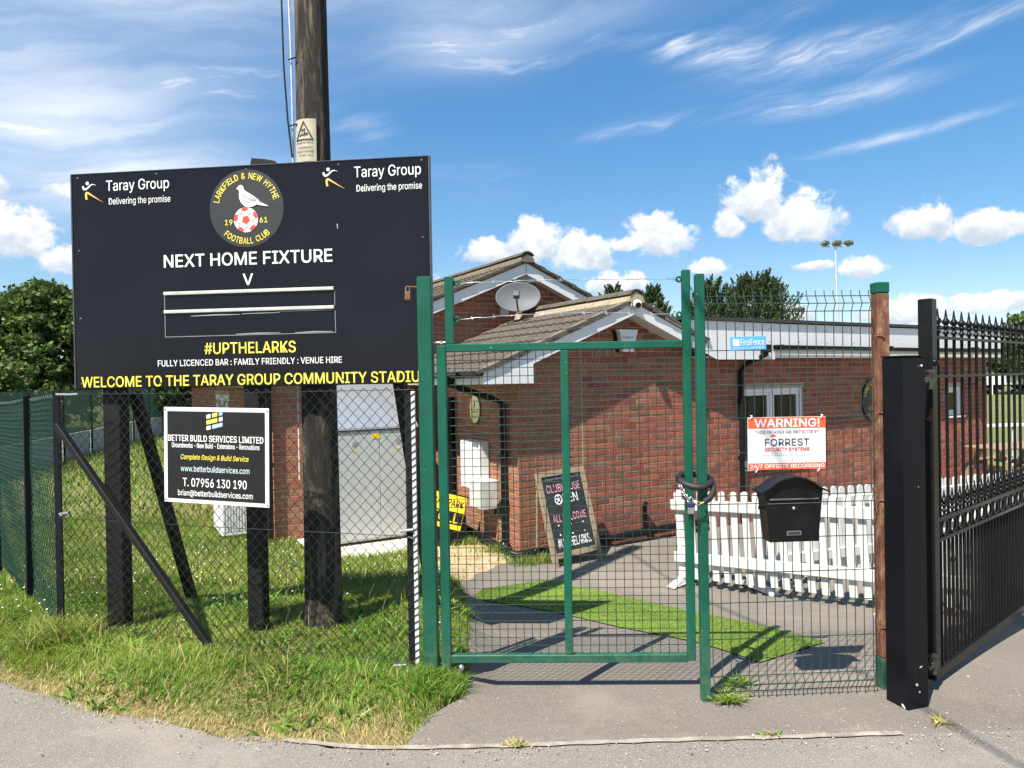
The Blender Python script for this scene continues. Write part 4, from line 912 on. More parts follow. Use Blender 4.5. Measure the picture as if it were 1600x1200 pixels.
for i in range(3):
    for q in range(10):
        n0 = len(tb[0])
        for k_ in (q / 10, (q + 1) / 10):
            for s3 in (tri, tin): tb[0].append((s3[i][0]*(1-k_) + s3[(i+1)%3][0]*k_, 0, s3[i][1]*(1-k_) + s3[(i+1)%3][1]*k_))
        tb[1].append((n0, n0 + 2, n0 + 3, n0 + 1))
wrapped(tb, 'triangle')
bolt = [(-.012, 3.328), (-.016, 3.300), (.004, 3.312), (.004, 3.296), (-.006, 3.298), (.006, 3.286), (.014, 3.298), (.009, 3.300), (.011, 3.324), (-.008, 3.312)]; wrapped(([(x, 0, z) for x, z in bolt], [list(range(len(bolt)))]), 'bolt_symbol')
man = stroke([(-.032, 3.272), (-.018, 3.282), (.006, 3.278), (.03, 3.288)], [.006, .01, .012, .014]); wrapped(([(x, 0, z) for x, z in man], [list(range(len(man)))]), 'fallen_figure')
for txt, x0_, x1_, z in (('DANGER OF DEATH', -.058, .062, 3.222), ('IN EMERGENCY', -.045, .060, 3.190), ('CONTACT SEEBOARD', -.060, .064, 3.165), ('01245-264', -.040, .060, 3.141)):
    wrapped(text_mesh(txt, x0_, x1_, z, z + .013, 0, .006), 'lettering')

# ------------------------------------------------------------------ chain link fences
def chain_fabric(b, L, z0, z1, d=.036, r=.0025, wob=.004, base=lambda s_: 0.):
    """zigzag wires hooked into each other; d is half a diamond"""
    cols = int(L / (2*d)) + 1; rows = int((z1 - z0) / d)
    for c_ in range(cols):
        for ph_ in (0, 1):
            x = c_ * 2*d + ph_ * 2*d
            if x > L: continue
            pts = []
            for k in range(rows + 1):
                xx = min(max(x + (k % 2) * (d if ph_ == 0 else -d), 0), L)
                pts.append((xx, .0025 * (1 if (k + ph_) % 2 else -1) + wob * math.sin(xx*3.1 + k*.35), z1 - k * d + base(xx) + .003*math.sin(xx*5)))
            b.tube(pts, r, 3, False, True)
FA = math.atan2(3.98 - 4.76, -.5 + 3.06); FL = math.hypot(2.56, .78)
cf = thing('chain_link_fence', 'black chain link fence in front of the fixture board', 'fence', (-3.06, 4.76, -.02), FA, 'chain link fences')
b = MB(); chain_fabric(b, 2.60, -.04, 1.615); obj('chain_mesh', b, wire_dark, cf)
b = MB()
for z in (1.60, .77, .06): b.tube([(0, 0, z), (1.3, .002, z - .006), (2.62, 0, z)], .002, 4)
obj('line_wire', b, wire_dark, cf)
b = MB(); b.cbox(-.03, .03, .0, .008, -.3, 1.625, .002); b.cbox(-.03, -.022, .009, .055, -.3, 1.625, .002); obj('corner_post', b, mat('navy_black_steel', (.005, .007, .011), .5, spec=.15), cf)
b = MB(); beam(b, (.03, -.02, 1.40), (1.27, -.02, -.03), .045, .04); obj('strut', b, matt_black, cf)
b = MB(); b.cbox(2.555, 2.59, .01, .05, -.2, 1.60, .003); obj('end_post', b, matt_black, cf)
b = MB(); b.cbox(2.603, 2.628, -.006, .006, -.12, 1.59, .002); obj('stretcher_bar', b, mat('pale_grey_paint', (.62, .65, .68), .5), cf)
b = MB()
for k in range(40):
    z = .0 + k * .04; b.tube([(2.598, -.009, z), (2.632, -.010, z + .022)], .0028, 4)
for z in (.76, .02): b.tube([(2.50, 0, z), (2.56, -.01, z + .012), (2.61, -.012, z)], .007, 6)
obj('lacing_wire', b, wire_dark, cf)
b = MB()
for x, z in ((.06, .80), (2.56, .80), (2.50, .03)): b.cyl((x - .03, -.012, z), (x + .05, -.012, z + .012), .010, n=8); b.cyl((x, -.03, z), (x, .01, z), .012, n=6)
b.tube([(.02, -.01, 1.60), (.12, -.008, 1.597), (.2, -.004, 1.60)], .008, 6); obj('strainer', b, zinc, cf)
LA = math.atan2(7.079 - 4.76, -5.14 + 3.06)
lf = thing('chain_link_fence', 'green chain link fence receding at the left edge beside the verge', 'fence', (-3.07, 4.78, -.02), LA, 'chain link fences')
base = lambda s_: -.032 * s_
b = MB(); chain_fabric(b, 7.0, -.02, 1.60, r=.0030, base=base); obj('chain_mesh', b, mat('bright_green_wire', (.022, .085, .060), .42, c2=(.014, .055, .042), scale=30), lf)
b = MB()
for z in (1.59, .78, .05): b.tube([(s_, 0, z + base(s_)) for s_ in (0, 2, 4, 7)], .002, 4)
obj('line_wire', b, wire_green, lf)
for s_ in (1.15, 3.1, 5.2, 7.0): b = MB(); b.cbox(s_ - .025, s_ + .025, -.012, -.003 - .05 if False else .04, -.5, 1.62 + base(s_), .003); obj('post', b, mat('navy_black_steel', (.005, .007, .011), .5, spec=.15), lf)
# boundary fence beyond the lawn
ff0, ff1 = (-11.2, 15.0), (-15.5, 33.0); A_ = math.atan2(ff1[1]-ff0[1], ff1[0]-ff0[0]); Lf = math.hypot(ff1[0]-ff0[0], ff1[1]-ff0[1])
bf = thing('boundary_fence', 'far green mesh fence with black posts below the trees', 'fence', (ff0[0], ff0[1], -.42), A_)
b = MB(); 
for k in range(int(Lf / .06)): b.box(k*.06, k*.06 + .012, -.004, .004, .35, 1.55)
for k in range(30): b.box(0, Lf, -.006, -.0045, .35 + k*.04, .362 + k*.04)
obj('mesh_infill', b, wire_green, bf)
for k in range(9): b = MB(); b.cbox(k*2.2, k*2.2 + .06, -.05, -.01, -.42, 1.6, .004); obj('post', b, matt_black, bf)
for k in range(8): b = MB(); b.cbox(k*2.2 + .065, k*2.2 + 2.19, .01, .05, -.42, .33, .006); obj('gravel_board', b, mat('pale_board', (.40, .40, .38), .8, c2=(.30, .30, .28), scale=3), bf)

# small sign on the fence
ss = thing('contractor_sign', 'square black builder sign with white border on the chain link fence', 'sign', (-3.06 + math.cos(FA)*.9, 4.76 + math.sin(FA)*.9, .90), FA)
x0, x1, z0, z1 = .0, .772, .908, 1.505
rt = Matrix.Translation((.386, -.012, 1.2)) @ Matrix.Rotation(rad(1.0), 4, 'Y') @ Matrix.Translation((-.386, 0, -1.2))
b = MB(); b.cbox(x0, x1, -.004, .0, z0, z1, .001, rt); obj('panel', b, white, ss)
b = MB(); b.box(x0 + .027, x1 - .027, -.0055, -.0042, z0 + .025, z1 - .025, rt); obj('printed_field', b, mat('field_black', (.012, .013, .015), .42, spec=.35), ss)
kw = dict(y=-.0065, xf=rt)
letters(ss, 'BETTER BUILD SERVICES LIMITED', .035, .735, 1.293, 1.332, white_print, bold=.02, **kw); letters(ss, 'Groundworks - New Build - Extensions - Renovations', .062, .708, 1.253, 1.284, white_print, bold=.016, **kw)
letters(ss, 'Complete Design & Build Service', .13, .63, 1.172, 1.212, yellow_print, shear=.25, bold=.010, **kw); letters(ss, 'www.betterbuildservices.com', .13, .635, 1.105, 1.142, mat('pale_blue_print', (.62, .78, .80), .5), bold=.006, **kw)
letters(ss, 'T. 07956 130 190', .145, .615, 1.012, 1.064, white_print, bold=.016, **kw); letters(ss, 'brian@betterbuildservices.com', .108, .658, .945, .990, white_print, bold=.010, **kw)
for r_, row in enumerate((((0, .03, white_print), (.042, .08, yellow_print), (.092, .118, 'pb'))[:], ((0, .08, yellow_print), (.092, .118, white_print)), ((0, .03, white_print), (.042, .118, 'pb')))):
    for a, c, m_ in row:
        zb_ = 1.435 - r_ * .035; sk = .22
        flat(ss, 'logo_block', [(.325 + a, zb_ + a*sk), (.325 + c, zb_ + c*sk), (.325 + c, zb_ + .024 + c*sk), (.325 + a, zb_ + .024 + a*sk)], -.0058, mat('pale_slate_print', (.42, .52, .60), .5) if m_ == 'pb' else m_, rt)
b = MB()
for x, z in ((.012, .925), (.76, .925), (.012, 1.49), (.76, 1.49)): b.cyl(rt @ Vector((x, -.009, z)), rt @ Vector((x, -.0042, z)), .006, n=8)
obj('screw', b, zinc, ss)

# ------------------------------------------------------------------ green gate
GA = math.atan2(-.05, 1.5)
gp = thing('gate_post', 'thick green steel gate post beside the chain link fence', 'post', (-.5, 3.98, -.08), GA, 'green steel posts')
b = MB(); b.cbox(-.018, .062, -.04, .04, -.35, 2.222, .005); obj('tube', b, green, gp)
b = MB(); b.cbox(-.015, .059, -.037, .037, 2.2225, 2.228, .002); obj('cap', b, green, gp)
pdl = thing('rusty_padlock', 'rusty old padlock hanging by the top of the gate post', 'padlock', (-.573, 3.97, 2.07), GA); pdl.scale = (.75, .75, .75); pdl.location.z = 2.095
b = MB(); b.cbox(-.022, .022, -.014, .014, 2.075, 2.14, .006); obj('body', b, rust, pdl)
b = MB(); b.tube([(-.014, 0, 2.14), (-.014, 0, 2.165), (-.006, 0, 2.18), (.006, 0, 2.18), (.014, 0, 2.165), (.014, 0, 2.14)], .005, 6); b.tube([(0, 0, 2.178), (.03, 0, 2.176), (.07, 0, 2.172)], .004, 6); obj('shackle', b, rust, pdl)
gt = thing('mesh_gate', 'green framed mesh pedestrian gate with two strands of barbed wire above', 'gate', (-.5, 3.98, .03), GA)
b = MB(); b.cbox(.082, .135, -.022, .022, .03, 1.842, .004); obj('hinge_stile', b, green, gt)
b = MB(); b.cbox(1.448, 1.492, -.022, .022, .075, 2.235, .004); obj('lock_stile', b, green, gt)
b = MB(); b.cbox(.135, 1.448, -.0215, .0215, 1.806, 1.8485, .004); obj('top_rail', b, green, gt)
b = MB(); b.cbox(.135, 1.448, -.0215, .0215, .067, .112, .004); obj('bottom_rail', b, green, gt)
b = MB(); b.cbox(.772, .816, -.021, .021, .113, 1.805, .004); obj('mullion', b, green, gt)
b = MB(); b.cbox(.133, .183, -.020, .020, 1.849, 2.226, .004); obj('wire_upright', b, green, gt)
for a, c in ((.136, .771), (.817, 1.447)):
    b = MB(); n = int((c - a) / .0485)
    for k in range(1, n + 1): x = a + k * (c - a) / (n + 1); b.tube([(x, .006, .10), (x, .006, 1.81)], .0021, 4)
    for k in range(1, 37): z = .110 + k * .0458; b.tube([(a, .010, z), (c, .010, z)], .0021, 4)
    obj('mesh_infill', b, wire_green, gt)
for z0, z1 in ((2.190, 2.185), (1.988, 1.990)):
    for x, sg in ((.183, 1), (1.448, -1)):
        z = z0 if sg > 0 else z1
        ear = MB(); ear.tube([(x + sg*(.016 + .013*math.cos(a)), 0, z + .013*math.sin(a)) for a in np.linspace(0, 2*math.pi, 13)[:-1]], .006, 6, closed=True); obj('wire_lug', ear, green, gt)
    b = MB(); pts = [(x, .003*math.sin(x*31), z0 + (z1 - z0)*(x - .2)/1.23 + (.022 if z0 < 2.1 else .008) * math.sin((x - .2)/1.23*math.pi) + .002*math.sin(x*47)) for x in np.linspace(.205, 1.428, 50)]
    b.tube(pts, .0019, 4); b.tube([(x, y + .002, z + .002*math.sin(x*140)) for x, y, z in pts], .0015, 4)
    for k in range(3, 50, 5):
        x, y, z = pts[k]; b.tube([(x - .006, y - .01, z - .011), (x + .004, y + .01, z + .012)], .0015, 4); b.tube([(x + .008, y - .01, z - .010), (x - .002, y + .01, z + .011)], .0015, 4)
    obj('barbed_wire', b, zinc, gt)
b = MB(); b.cyl((.062, 0, 1.86), (.17, 0, 1.86), .006, n=8); b.cyl((.11, -.012, 1.86), (.11, .012, 1.86), .010, n=6); obj('hinge_bolt', b, zinc, gt)
b = MB(); b.cyl((.066, 0, .06), (.14, 0, .06), .007, n=8); obj('hinge_bolt', b, zinc, gt)
b = MB(); b.cyl((.150, -.03, -.06), (.190, -.035, .045), .012, n=8); b.lathe([(.001, .02), (.014, .014), (.016, 0), (.012, -.012)], 10, Matrix.Translation((.192, -.035, .048))); obj('drop_bolt', b, zinc, gt)

cp_ = thing('gate_post', 'slim green steel post the gate is chained to', 'post', (1.03, 3.80, -.07), rad(3.6), 'green steel posts')
b = MB(); b.cbox(-.045, .002, -.022, .022, -.3, 2.187, .004); obj('tube', b, green, cp_); b = MB(); b.cbox(-.043, 0, -.020, .020, 2.1875, 2.192, .001); obj('cap', b, green, cp_)
ch = thing('security_chain', 'black sleeved chain looped round the gate and slim post', 'chain', (.985, 3.86, .95))
b = MB(); loop = [(.086*math.cos(a)*(1.0 if math.sin(a) < 0 else .92) - .005, .105*math.sin(a), 1.085 + .02*math.sin(a) + .006*math.cos(2*a)) for a in np.linspace(rad(-165), rad(185), 26)]
b.tube(loop, .0175, 10); b.tube([(.084, .0, 1.085), (.086, -.05, 1.06), (.074, -.09, 1.03), (.045, -.12, 1.0), (.012, -.13, .985)], .0165, 10); obj('sleeve', b, rubber, ch)
def links(b, p0, p1, n, lw=.008):
    p0, p1 = Vector(p0), Vector(p1); d = (p1 - p0) / n; q = d.to_track_quat('Z', 'Y')
    for k in range(n):
        c_ = p0 + d * (k + .5); rot = (Matrix.Rotation(rad(90) * (k % 2), 4, 'Z'))
        pts = [c_ + q @ (rot @ Vector((lw*math.cos(a), 0, d.length*.68*math.sin(a)))) for a in np.linspace(0, 2*math.pi, 11)[:-1]]
        b.tube(pts, .0026, 6, closed=True)
b = MB(); links(b, (-.098, -.06, 1.07), (-.062, -.13, .985), 4); obj('steel_links', b, steel, ch)
b = MB(); links(b, (.015, -.135, .985), (-.03, -.138, .978), 2); obj('brass_links', b, brass, ch)
pk = thing('padlock', 'navy and steel padlock hanging from the gate chain', 'padlock', (.928, 3.722, .925))
b = MB(); b.cbox(-.018, .018, -.010, .010, .925, .962, .004); obj('body', b, steel, pk); b = MB(); b.cbox(-.020, .020, -.012, .012, .9625, .985, .004); obj('cover', b, navy_plastic, pk)
b = MB(); b.tube([(-.010, 0, .985), (-.010, 0, 1.005), (0, 0, 1.016), (.010, 0, 1.005), (.010, 0, .985)], .004, 6); obj('shackle', b, steel, pk)

# ------------------------------------------------------------------ welded mesh panel between posts
MA = math.atan2(.06, .95)
mp_ = thing('mesh_fence_panel', 'green welded mesh fence panel carrying the warning sign and letterbox', 'fence panel', (1.03, 3.80, -.12), MA)
b = MB(); ztab = [2.072, 2.030, 1.990, 1.782, 1.595, 1.419, 1.232, 1.050, 1.006, .958, .772, .586, .426, .232, .032, -.010, -.052, -.10]
fold = lambda z: -.022 if abs(z - 2.03) < .01 or abs(z - 1.006) < .01 or abs(z + .010) < .01 else 0.
for z in ztab: b.tube([(.004, fold(z), z), (.93, fold(z), z - .004)], .0026, 5)
for k in range(19):
    x = .022 + k * .0495; pts = [(x, 0, 2.10)]
    for z in ztab: pts.append((x, fold(z) - .004, z - .004*x))
    pts.append((x, 0, -.125)); b.tube(pts, .0024, 5)
obj('wire_mesh', b, wire_green, mp_)
rp = thing('rusty_post', 'rusty box section post with green painted top and foot', 'post', (2.035, 3.92, -.16), MA)
b = MB(); b.cbox(-.034, .034, -.036, .036, .08, 2.085, .005); obj('rusted_section', b, rust, rp)
b = MB(); b.cbox(-.036, .036, -.038, .038, 2.0855, 2.145, .005); obj('painted_top', b, green, rp)
b = MB(); b.cbox(-.0345, .0345, -.0362, .0362, -.35, .079, .004); obj('painted_foot', b, green, rp)
b = MB()
for z in (.25, .95, 1.43, 1.85): b.cyl((-.01, -.048, z), (-.01, -.04, z), .008, n=8); b.tube([(-.055, -.03, z), (-.01, -.045, z)], .003, 5)
obj('mesh_clip', b, rust, rp)
def mloc(s_, z=0.): return (1.03 + math.cos(MA)*s_, 3.80 + math.sin(MA)*s_, z)
ws = thing('warning_sign', 'white security warning sign with orange red bands on the mesh panel', 'sign', mloc(.22, 1.14), MA)
rt = Matrix.Translation((.21, -.030, 1.28)) @ Matrix.Rotation(rad(0.3), 4, 'Y') @ Matrix.Translation((-.21, 0, -1.28))
orange_red = mat('warning_orange', (.80, .11, .035), .45, c2=(.76, .10, .03))
b = MB(); b.cbox(0, .428, 0, .004, 1.140, 1.421, .001, rt); obj('panel', b, white, ws)
b = MB(); b.box(.001, .427, -.0012, -.0002, 1.362, 1.420, rt); b.box(.001, .427, -.0012, -.0002, 1.141, 1.176, rt); obj('colour_band', b, orange_red, ws)
kw = dict(y=-.0022, xf=rt)
letters(ws, 'WARNING!', .038, .392, 1.368, 1.412, white_print, bold=.032, **kw); letters(ws, '24/7 OFFSITE RECORDING', .012, .418, 1.147, 1.170, white_print, bold=.035, **kw)
letters(ws, 'THESE PREMISES ARE PROTECTED BY', .038, .388, 1.334, 1.351, grey_print, bold=.02, **kw); letters(ws, 'FORREST', .092, .336, 1.268, 1.306, mat('navy_print', (.035, .05, .085), .5), bold=.008, **kw)
letters(ws, 'SECURITY SYSTEMS', .092, .336, 1.240, 1.259, red_print, bold=.03, **kw); letters(ws, 'IMAGES ARE RECORDED FOR THE', .125, .300, 1.226, 1.233, grey_print, **kw); letters(ws, 'PURPOSE OF CRIME PREVENTION AND PUBLIC SAFETY', .072, .356, 1.214, 1.221, grey_print, **kw)
letters(ws, 'SSAIB', .200, .232, 1.189, 1.197, grey_print, **kw)
b = MB()
for r_ in (.012, .021): b.prism(stroke([(.138 + r_*math.cos(a), 1.310 + r_*.8*math.sin(a)) for a in np.linspace(rad(40), rad(140), 8)], [.004]*8), -.0022, -.0008, rt)
b.prism(stroke([(.232 + .012*math.cos(a), 1.193 + .010*math.sin(a)) for a in np.linspace(rad(-70), rad(70), 7)], [.001]*7), -.0022, -.0008, rt); obj('logo', b, red_print, ws)
for x, z in ((.018, 1.413), (.405, 1.413), (.045, 1.128), (.385, 1.128)): b = MB(); b.tube([rt @ Vector((x - .006, -.004, z)), rt @ Vector((x, -.008, z + .010)), rt @ Vector((x + .006, -.002, z + .016)), rt @ Vector((x + .006, .02, z + .016))], .003, 6); obj('cable_tie', b, white, ws)
ft = thing('fence_tag', 'small blue maker tag wired to the mesh panel near the top', 'tag', mloc(.14, 1.78), MA)
rt = Matrix.Translation((0, -.012, 0)) @ Matrix.Translation((.1, 0, 1.82)) @ Matrix.Rotation(rad(-1.5), 4, 'Y') @ Matrix.Translation((-.1, 0, -1.82))
b = MB(); b.cbox(0, .196, 0, .003, 1.782, 1.855, .001, rt); obj('plate', b, sign_blue, ft); kw = dict(y=-.0012, xf=rt)
letters(ft, 'FirstFence', .056, .185, 1.808, 1.842, white_print, bold=.006, **kw); letters(ft, '01283 512 111   HIRE & SALES', .014, .182, 1.788, 1.799, white_print, bold=.01, **kw)
b = MB(); b.box(.014, .026, -.0012, -.0002, 1.806, 1.845, rt); b.box(.028, .048, -.0012, -.0002, 1.806, 1.841, rt); obj('logo', b, white_print, ft)
lb = thing('letterbox', 'black steel letterbox with curved lid on the mesh panel', 'letterbox', mloc(.425, .772), MA)
b = MB(); b.add([(-.128, -.115, .772), (.132, -.115, .772), (.160, -.115, 1.045), (-.156, -.115, 1.045), (-.128, -.02, .772), (.132, -.02, .772), (.160, -.02, 1.045), (-.156, -.02, 1.045)], [(0,1,2,3),(4,5,6,7),(0,1,5,4),(1,2,6,5),(2,3,7,6),(3,0,4,7)]); obj('case', b, black, lb)
curve = [(-.182, 1.040), (-.160, 1.048), (-.13, 1.066), (-.10, 1.088), (-.06, 1.108), (0, 1.117), (.06, 1.108), (.10, 1.088), (.13, 1.066), (.162, 1.048), (.186, 1.040)]
b = MB(); b.prism(curve + [(x, z - .009) for x, z in curve[::-1]], -.140, -.016); lid = obj('lid', b, mat('lid_black', (.008, .0085, .0095), .5, spec=.28, bstr=.3, bscale=80), lb)
b = MB(); b.prism([(-.150, 1.045)] + [(x, z - .0095) for x, z in curve[2:-2]] + [(.152, 1.045)], -.112, -.02); obj('hood', b, black, lb)
b = MB(); b.cbox(-.128, .134, -.124, -.1152, .992, 1.0, .002); b.cbox(-.14, .145, -.119, -.1152, .972, .976, .001); obj('flap', b, mat('flap_sheen', (.10, .105, .115), .3), lb)
b = MB(); b.lathe([(.001, .012), (.008, .011), (.010, .004), (.010, 0)], 14, Matrix.Translation((.0, -.115, .948)) @ Matrix.Rotation(rad(90), 4, 'X')); obj('lock', b, steel, lb)
b = MB(); b.cbox(-.038, .038, -.1185, -.1152, .806, .830, .001); npl = obj('name_holder', b, steel, lb); b = MB(); b.box(-.033, .033, -.1195, -.1187, .810, .826); obj('name_card', b, dark_print, npl)
for x in (-.152, .156): b = MB(); b.cyl((x - .012, -.06, .945), (x + .012, -.06, .945), .009, n=8); obj('side_bolt', b, black, lb)

# ------------------------------------------------------------------ black post + iron gate
bp = thing('black_gate_post', 'thick square black gate post with chipped paint at its foot', 'post', (2.05, 3.725, -.14), rad(17))
h = .071
b = MB(); b.cbox(-h, h, -h, h, -.4, 1.728, .006); obj('shaft', b, MB_POST, bp); b = MB(); b.cbox(-h - .003, h + .003, -h - .003, h + .003, 1.7285, 1.736, .002); obj('cap', b, black, bp)
KA = math.atan2(.65, .76)
ig = thing('iron_gate', 'open black wrought iron gate with spear finials receding to the right', 'gate', (2.295, 3.92, -.04), KA)
b = MB(); b.cbox(-.036, .04, -.036, .036, -.045, 2.05, .005); obj('hinge_stile', b, black, ig)
b = MB(); b.lathe([(.001, .02), (.012, .018), (.020, .010), (.022, 0)], 14, Matrix.Translation((0, -.036, 1.70)) @ Matrix.Rotation(rad(90), 4, 'X')); obj('rivet', b, black, ig)
GL = 3.1
for z, hh in ((1.842, .008), (1.622, .008), (.815, .012), (.700, .010), (-.03, .025)): b = MB(); b.cbox(.04, GL, -.014 if hh < .02 else -.025, .014 if hh < .02 else .025, z - hh, z + hh, .002); obj('rail', b, black, ig)
b = MB(); b.cbox(GL, GL + .06, -.03, .03, -.045, 2.0, .004); obj('meeting_stile', b, black, ig)
def finial(sc):
    b = MB(); b.lathe([(.010, 0), (.011, .02), (.022, .028), (.022, .034), (.012, .042), (.012, .060), (.020, .066), (.020, .072), (.011, .080)] , 8)
    b.lathe([(.010, .078), (.022, .088), (.026, .100), (.022, .112), (.012, .122), (.009, .14), (.0045, .175), (.0005, .185)], 8)
    b.v = [(x*sc*1.05, y*sc*.95, z*sc) for x, y, z in b.v]; m_ = b.mesh('finial'); m_.materials.append(black); return m_
FM, FM2 = finial(.90), finial(.78)
bm_long = MB().tube([(0, 0, 0), (0, 0, 1.862)], .0095, 8).mesh('bar'); bm_long.materials.append(black)
bm_short = MB().tube([(0, 0, 0), (0, 0, .705)], .0095, 8).mesh('bar'); bm_short.materials.append(black)
rm = MB().tube([(.046*math.cos(a), 0, .044*math.sin(a)) for a in np.linspace(0, 2*math.pi, 21)[:-1]], .0085, 6, closed=True).mesh('ring'); rm.materials.append(black)
k = 0; x = .09
while x < GL - .03:
    long_ = k % 2 == 1
    o = link('bar', bm_long if long_ else bm_short, None, ig); o.location = (x, 0, -.01 - ZB[ig.name])
    fo = link('finial', FM if long_ else FM2, None, o); fo.location = (0, 0, 1.855 if long_ else .84)
    if not long_:
        r_ = link('ring', rm, None, ig); r_.location = (x, 0, .7575 - ZB[ig.name])
    x += .065; k += 1
for z in (1.60, .06):
    b = MB(); b.cbox(-.11, -.038, -.05, -.02, z - .02, z + .02, .004); b.cyl((-.09, -.04, z - .045), (-.09, -.04, z + .045), .018, n=12); b.cyl((-.16, -.035, z - .005), (-.02, -.04, z + .005), .011, n=8); b.cyl((-.09, -.04, z + .046), (-.09, -.04, z + .06), .024, n=6); obj('hinge', b, mat('worn_steel', (.12, .11, .10), .4, .7, c2=(.04, .04, .04), scale=40), ig)

# ------------------------------------------------------------------ white picket barriers
def picket_mesh(w, h):
    b = MB(); pts = [(-w/2, 0), (w/2, 0), (w/2, h - w*.42)] + [(w/2*math.cos(a), h - w*.42 + w*.42*math.sin(a)) for a in np.linspace(rad(12), rad(168), 8)] + [(-w/2, h - w*.42)]
    b.prism(pts, -.010, .010); m_ = b.mesh('picket'); m_.materials.append(white); return m_
white_pk = mat('picket_plastic', (.60, .61, .61), .42, c2=(.47, .49, .46), scale=6, amt=.7, bstr=.06, bscale=40)
PM = picket_mesh(.064, .86); PM.materials[0] = white_pk
def picket_panel(x, y, ang, n, label, feet=(0, 1), pitch=.112):
    z = float(gh(x, y)) + .016; L = pitch * n
    zend = float(gh(x + math.cos(ang)*L, y + math.sin(ang)*L)) + .016
    t_ = thing('picket_barrier', label, 'picket fence', (x, y, z), ang, 'white portable picket barriers')
    t_.rotation_euler = (0, -math.atan2(zend - z, L), ang); ZB[t_.name] = 0.
    for k in range(n): o = link('picket', PM, None, t_); o.location = (pitch*(k + .5) + random.uniform(-.004, .004), .018, .065 + random.uniform(-.006, .006)); o.rotation_euler = (0, random.uniform(-.012, .012), 0)
    for zc in (.27, .785): b = MB(); b.cbox(-.03, L, -.030, .006, zc - .052, zc + .052, .008); obj('rail', b, white_pk, t_)
    for e in feet:
        xx = .02 if e == 0 else L - .02
        b = MB(); b.cbox(xx - .024, xx + .024, .007, .045, .0, .90, .006); obj('end_post', b, white, t_)
        b = MB(); vs_ = [(-.05, -.24, .012), (.05, -.24, .012), (.05, .24, .012), (-.05, .24, .012), (-.03, -.24, .03), (.03, -.24, .03), (.03, 0, .075), (-.03, 0, .075), (.03, .24, .03), (-.03, .24, .03)]
        b.add([(a + xx, c + .015, d) for a, c, d in vs_], [(0,1,2,3),(4,5,6,7),(7,6,8,9),(0,1,5,4),(3,2,8,9),(1,2,8,6),(1,6,5),(0,3,9,7),(0,7,4)]); obj('foot', b, white, t_)
    return t_
A1 = math.atan2(5.84 - 7.02, 2.95 - 1.64)
def along(p, a, s_): return p[0] + math.cos(a)*s_, p[1] + math.sin(a)*s_
n1 = 17; p1 = (1.63, 7.03)
picket_panel(*p1, A1, n1, 'white picket barrier starting behind the chained posts, left end nearest the brick wall')
p2 = along(p1, A1, n1*.112 + .03); picket_panel(*p2, A1, 12, 'white picket barrier behind the black gate post, nearest the camera')
A2 = rad(21); p3 = (2.30, 6.72); n3 = 17
picket_panel(*p3, A2, n3, 'rear white picket barrier seen behind the letterbox and front barrier')
p4 = along(p3, A2, n3*.112 + .04); picket_panel(*p4, A2, 20, 'rear white picket barrier seen through the open iron gate')
p5 = along(p4, A2, 20*.112 + .04); picket_panel(*p5, A2, 20, 'farthest white picket barrier at the right edge')

# ------------------------------------------------------------------ artificial turf strip
tj = lambda x, y: (x + .02*math.sin(y*5.3 + x*3), y + .02*math.sin(x*6.1))
tp = [((-.42, 6.62), (-.30, 6.98)), ((-.1, 6.35), (.28, 7.22)), ((.34, 5.90), (.82, 6.82)), ((.76, 5.36), (1.30, 6.14)), ((1.22, 4.79), (1.68, 5.50)), ((1.47, 4.31), (2.06, 4.73))]
rows = []
for i in range(len(tp) - 1):
    for k in range(6):
        q = k / 6; rows.append(tuple(tuple(tp[i][e][c_] * (1-q) + tp[i+1][e][c_] * q for c_ in (0, 1)) for e in (0, 1)))
rows.append(tp[-1]); rows = [(tj(*a_), tj(*b_)) for a_, b_ in rows]
o = ribbon('turf_mat', rows, 10, .019, astro_m); tag(o, 'bright green artificial turf strip lying across the tarmac path', 'turf mat')
nb = 42000; u_ = RNG.uniform(0, 1, nb); w_ = RNG.uniform(0, 1, nb); R0 = np.array(rows); seg = u_ * (len(rows) - 1); i0 = np.minimum(seg.astype(int), len(rows) - 2); fr = (seg - i0)[:, None]
pa = R0[i0, 0] * (1 - fr) + R0[i0 + 1, 0] * fr; pb = R0[i0, 1] * (1 - fr) + R0[i0 + 1, 1] * fr; pp = pa + (pb - pa) * w_[:, None]
def blades(P, z0, h, wd, lean, col, segs=2, curl=1., la=None):
    n = len(P); a = RNG.uniform(0, 2*np.pi, n); dirx, diry = np.cos(a), np.sin(a); la = RNG.uniform(0, 2*np.pi, n) if la is None else la; lx, ly = np.cos(la)*lean, np.sin(la)*lean
    V = []; Cc = []
    for k in range(segs + 1):
        q = k / segs; ww = wd * (1 - q)**.8 * .5
        cx = P[:, 0] + lx * h * q**(1+curl); cy = P[:, 1] + ly * h * q**(1+curl); cz = z0 + h * q * (1 - .25*lean*q)
        if k < segs:
            V.append(np.stack([cx - dirx*ww, cy - diry*ww, cz], -1)); V.append(np.stack([cx + dirx*ww, cy + diry*ww, cz], -1))
        else: V.append(np.stack([cx, cy, cz], -1))
    m_ = 2*segs + 1; verts = np.stack(V, 1).reshape(-1, 3); base_ = np.arange(n)[:, None] * m_; F_ = []
    for k in range(segs - 1): F_ += [[2*k, 2*k+1, 2*k+3], [2*k, 2*k+3, 2*k+2]]
    F_.append([2*segs-2, 2*segs-1, 2*segs]); F_ = (base_[:, :, None] + np.array(F_)[None]).reshape(-1, 3)
    return verts, F_, np.repeat(np.concatenate([col, np.ones((n, 1))], 1), m_, 0)
pile_col = np.array([.215, .315, .060])[None] * RNG.uniform(.75, 1.3, (nb, 1)) * (1 + .22*np.sin(pp[:, :1]*3.1 + 2*np.sin(pp[:, 1:]*2.3)))
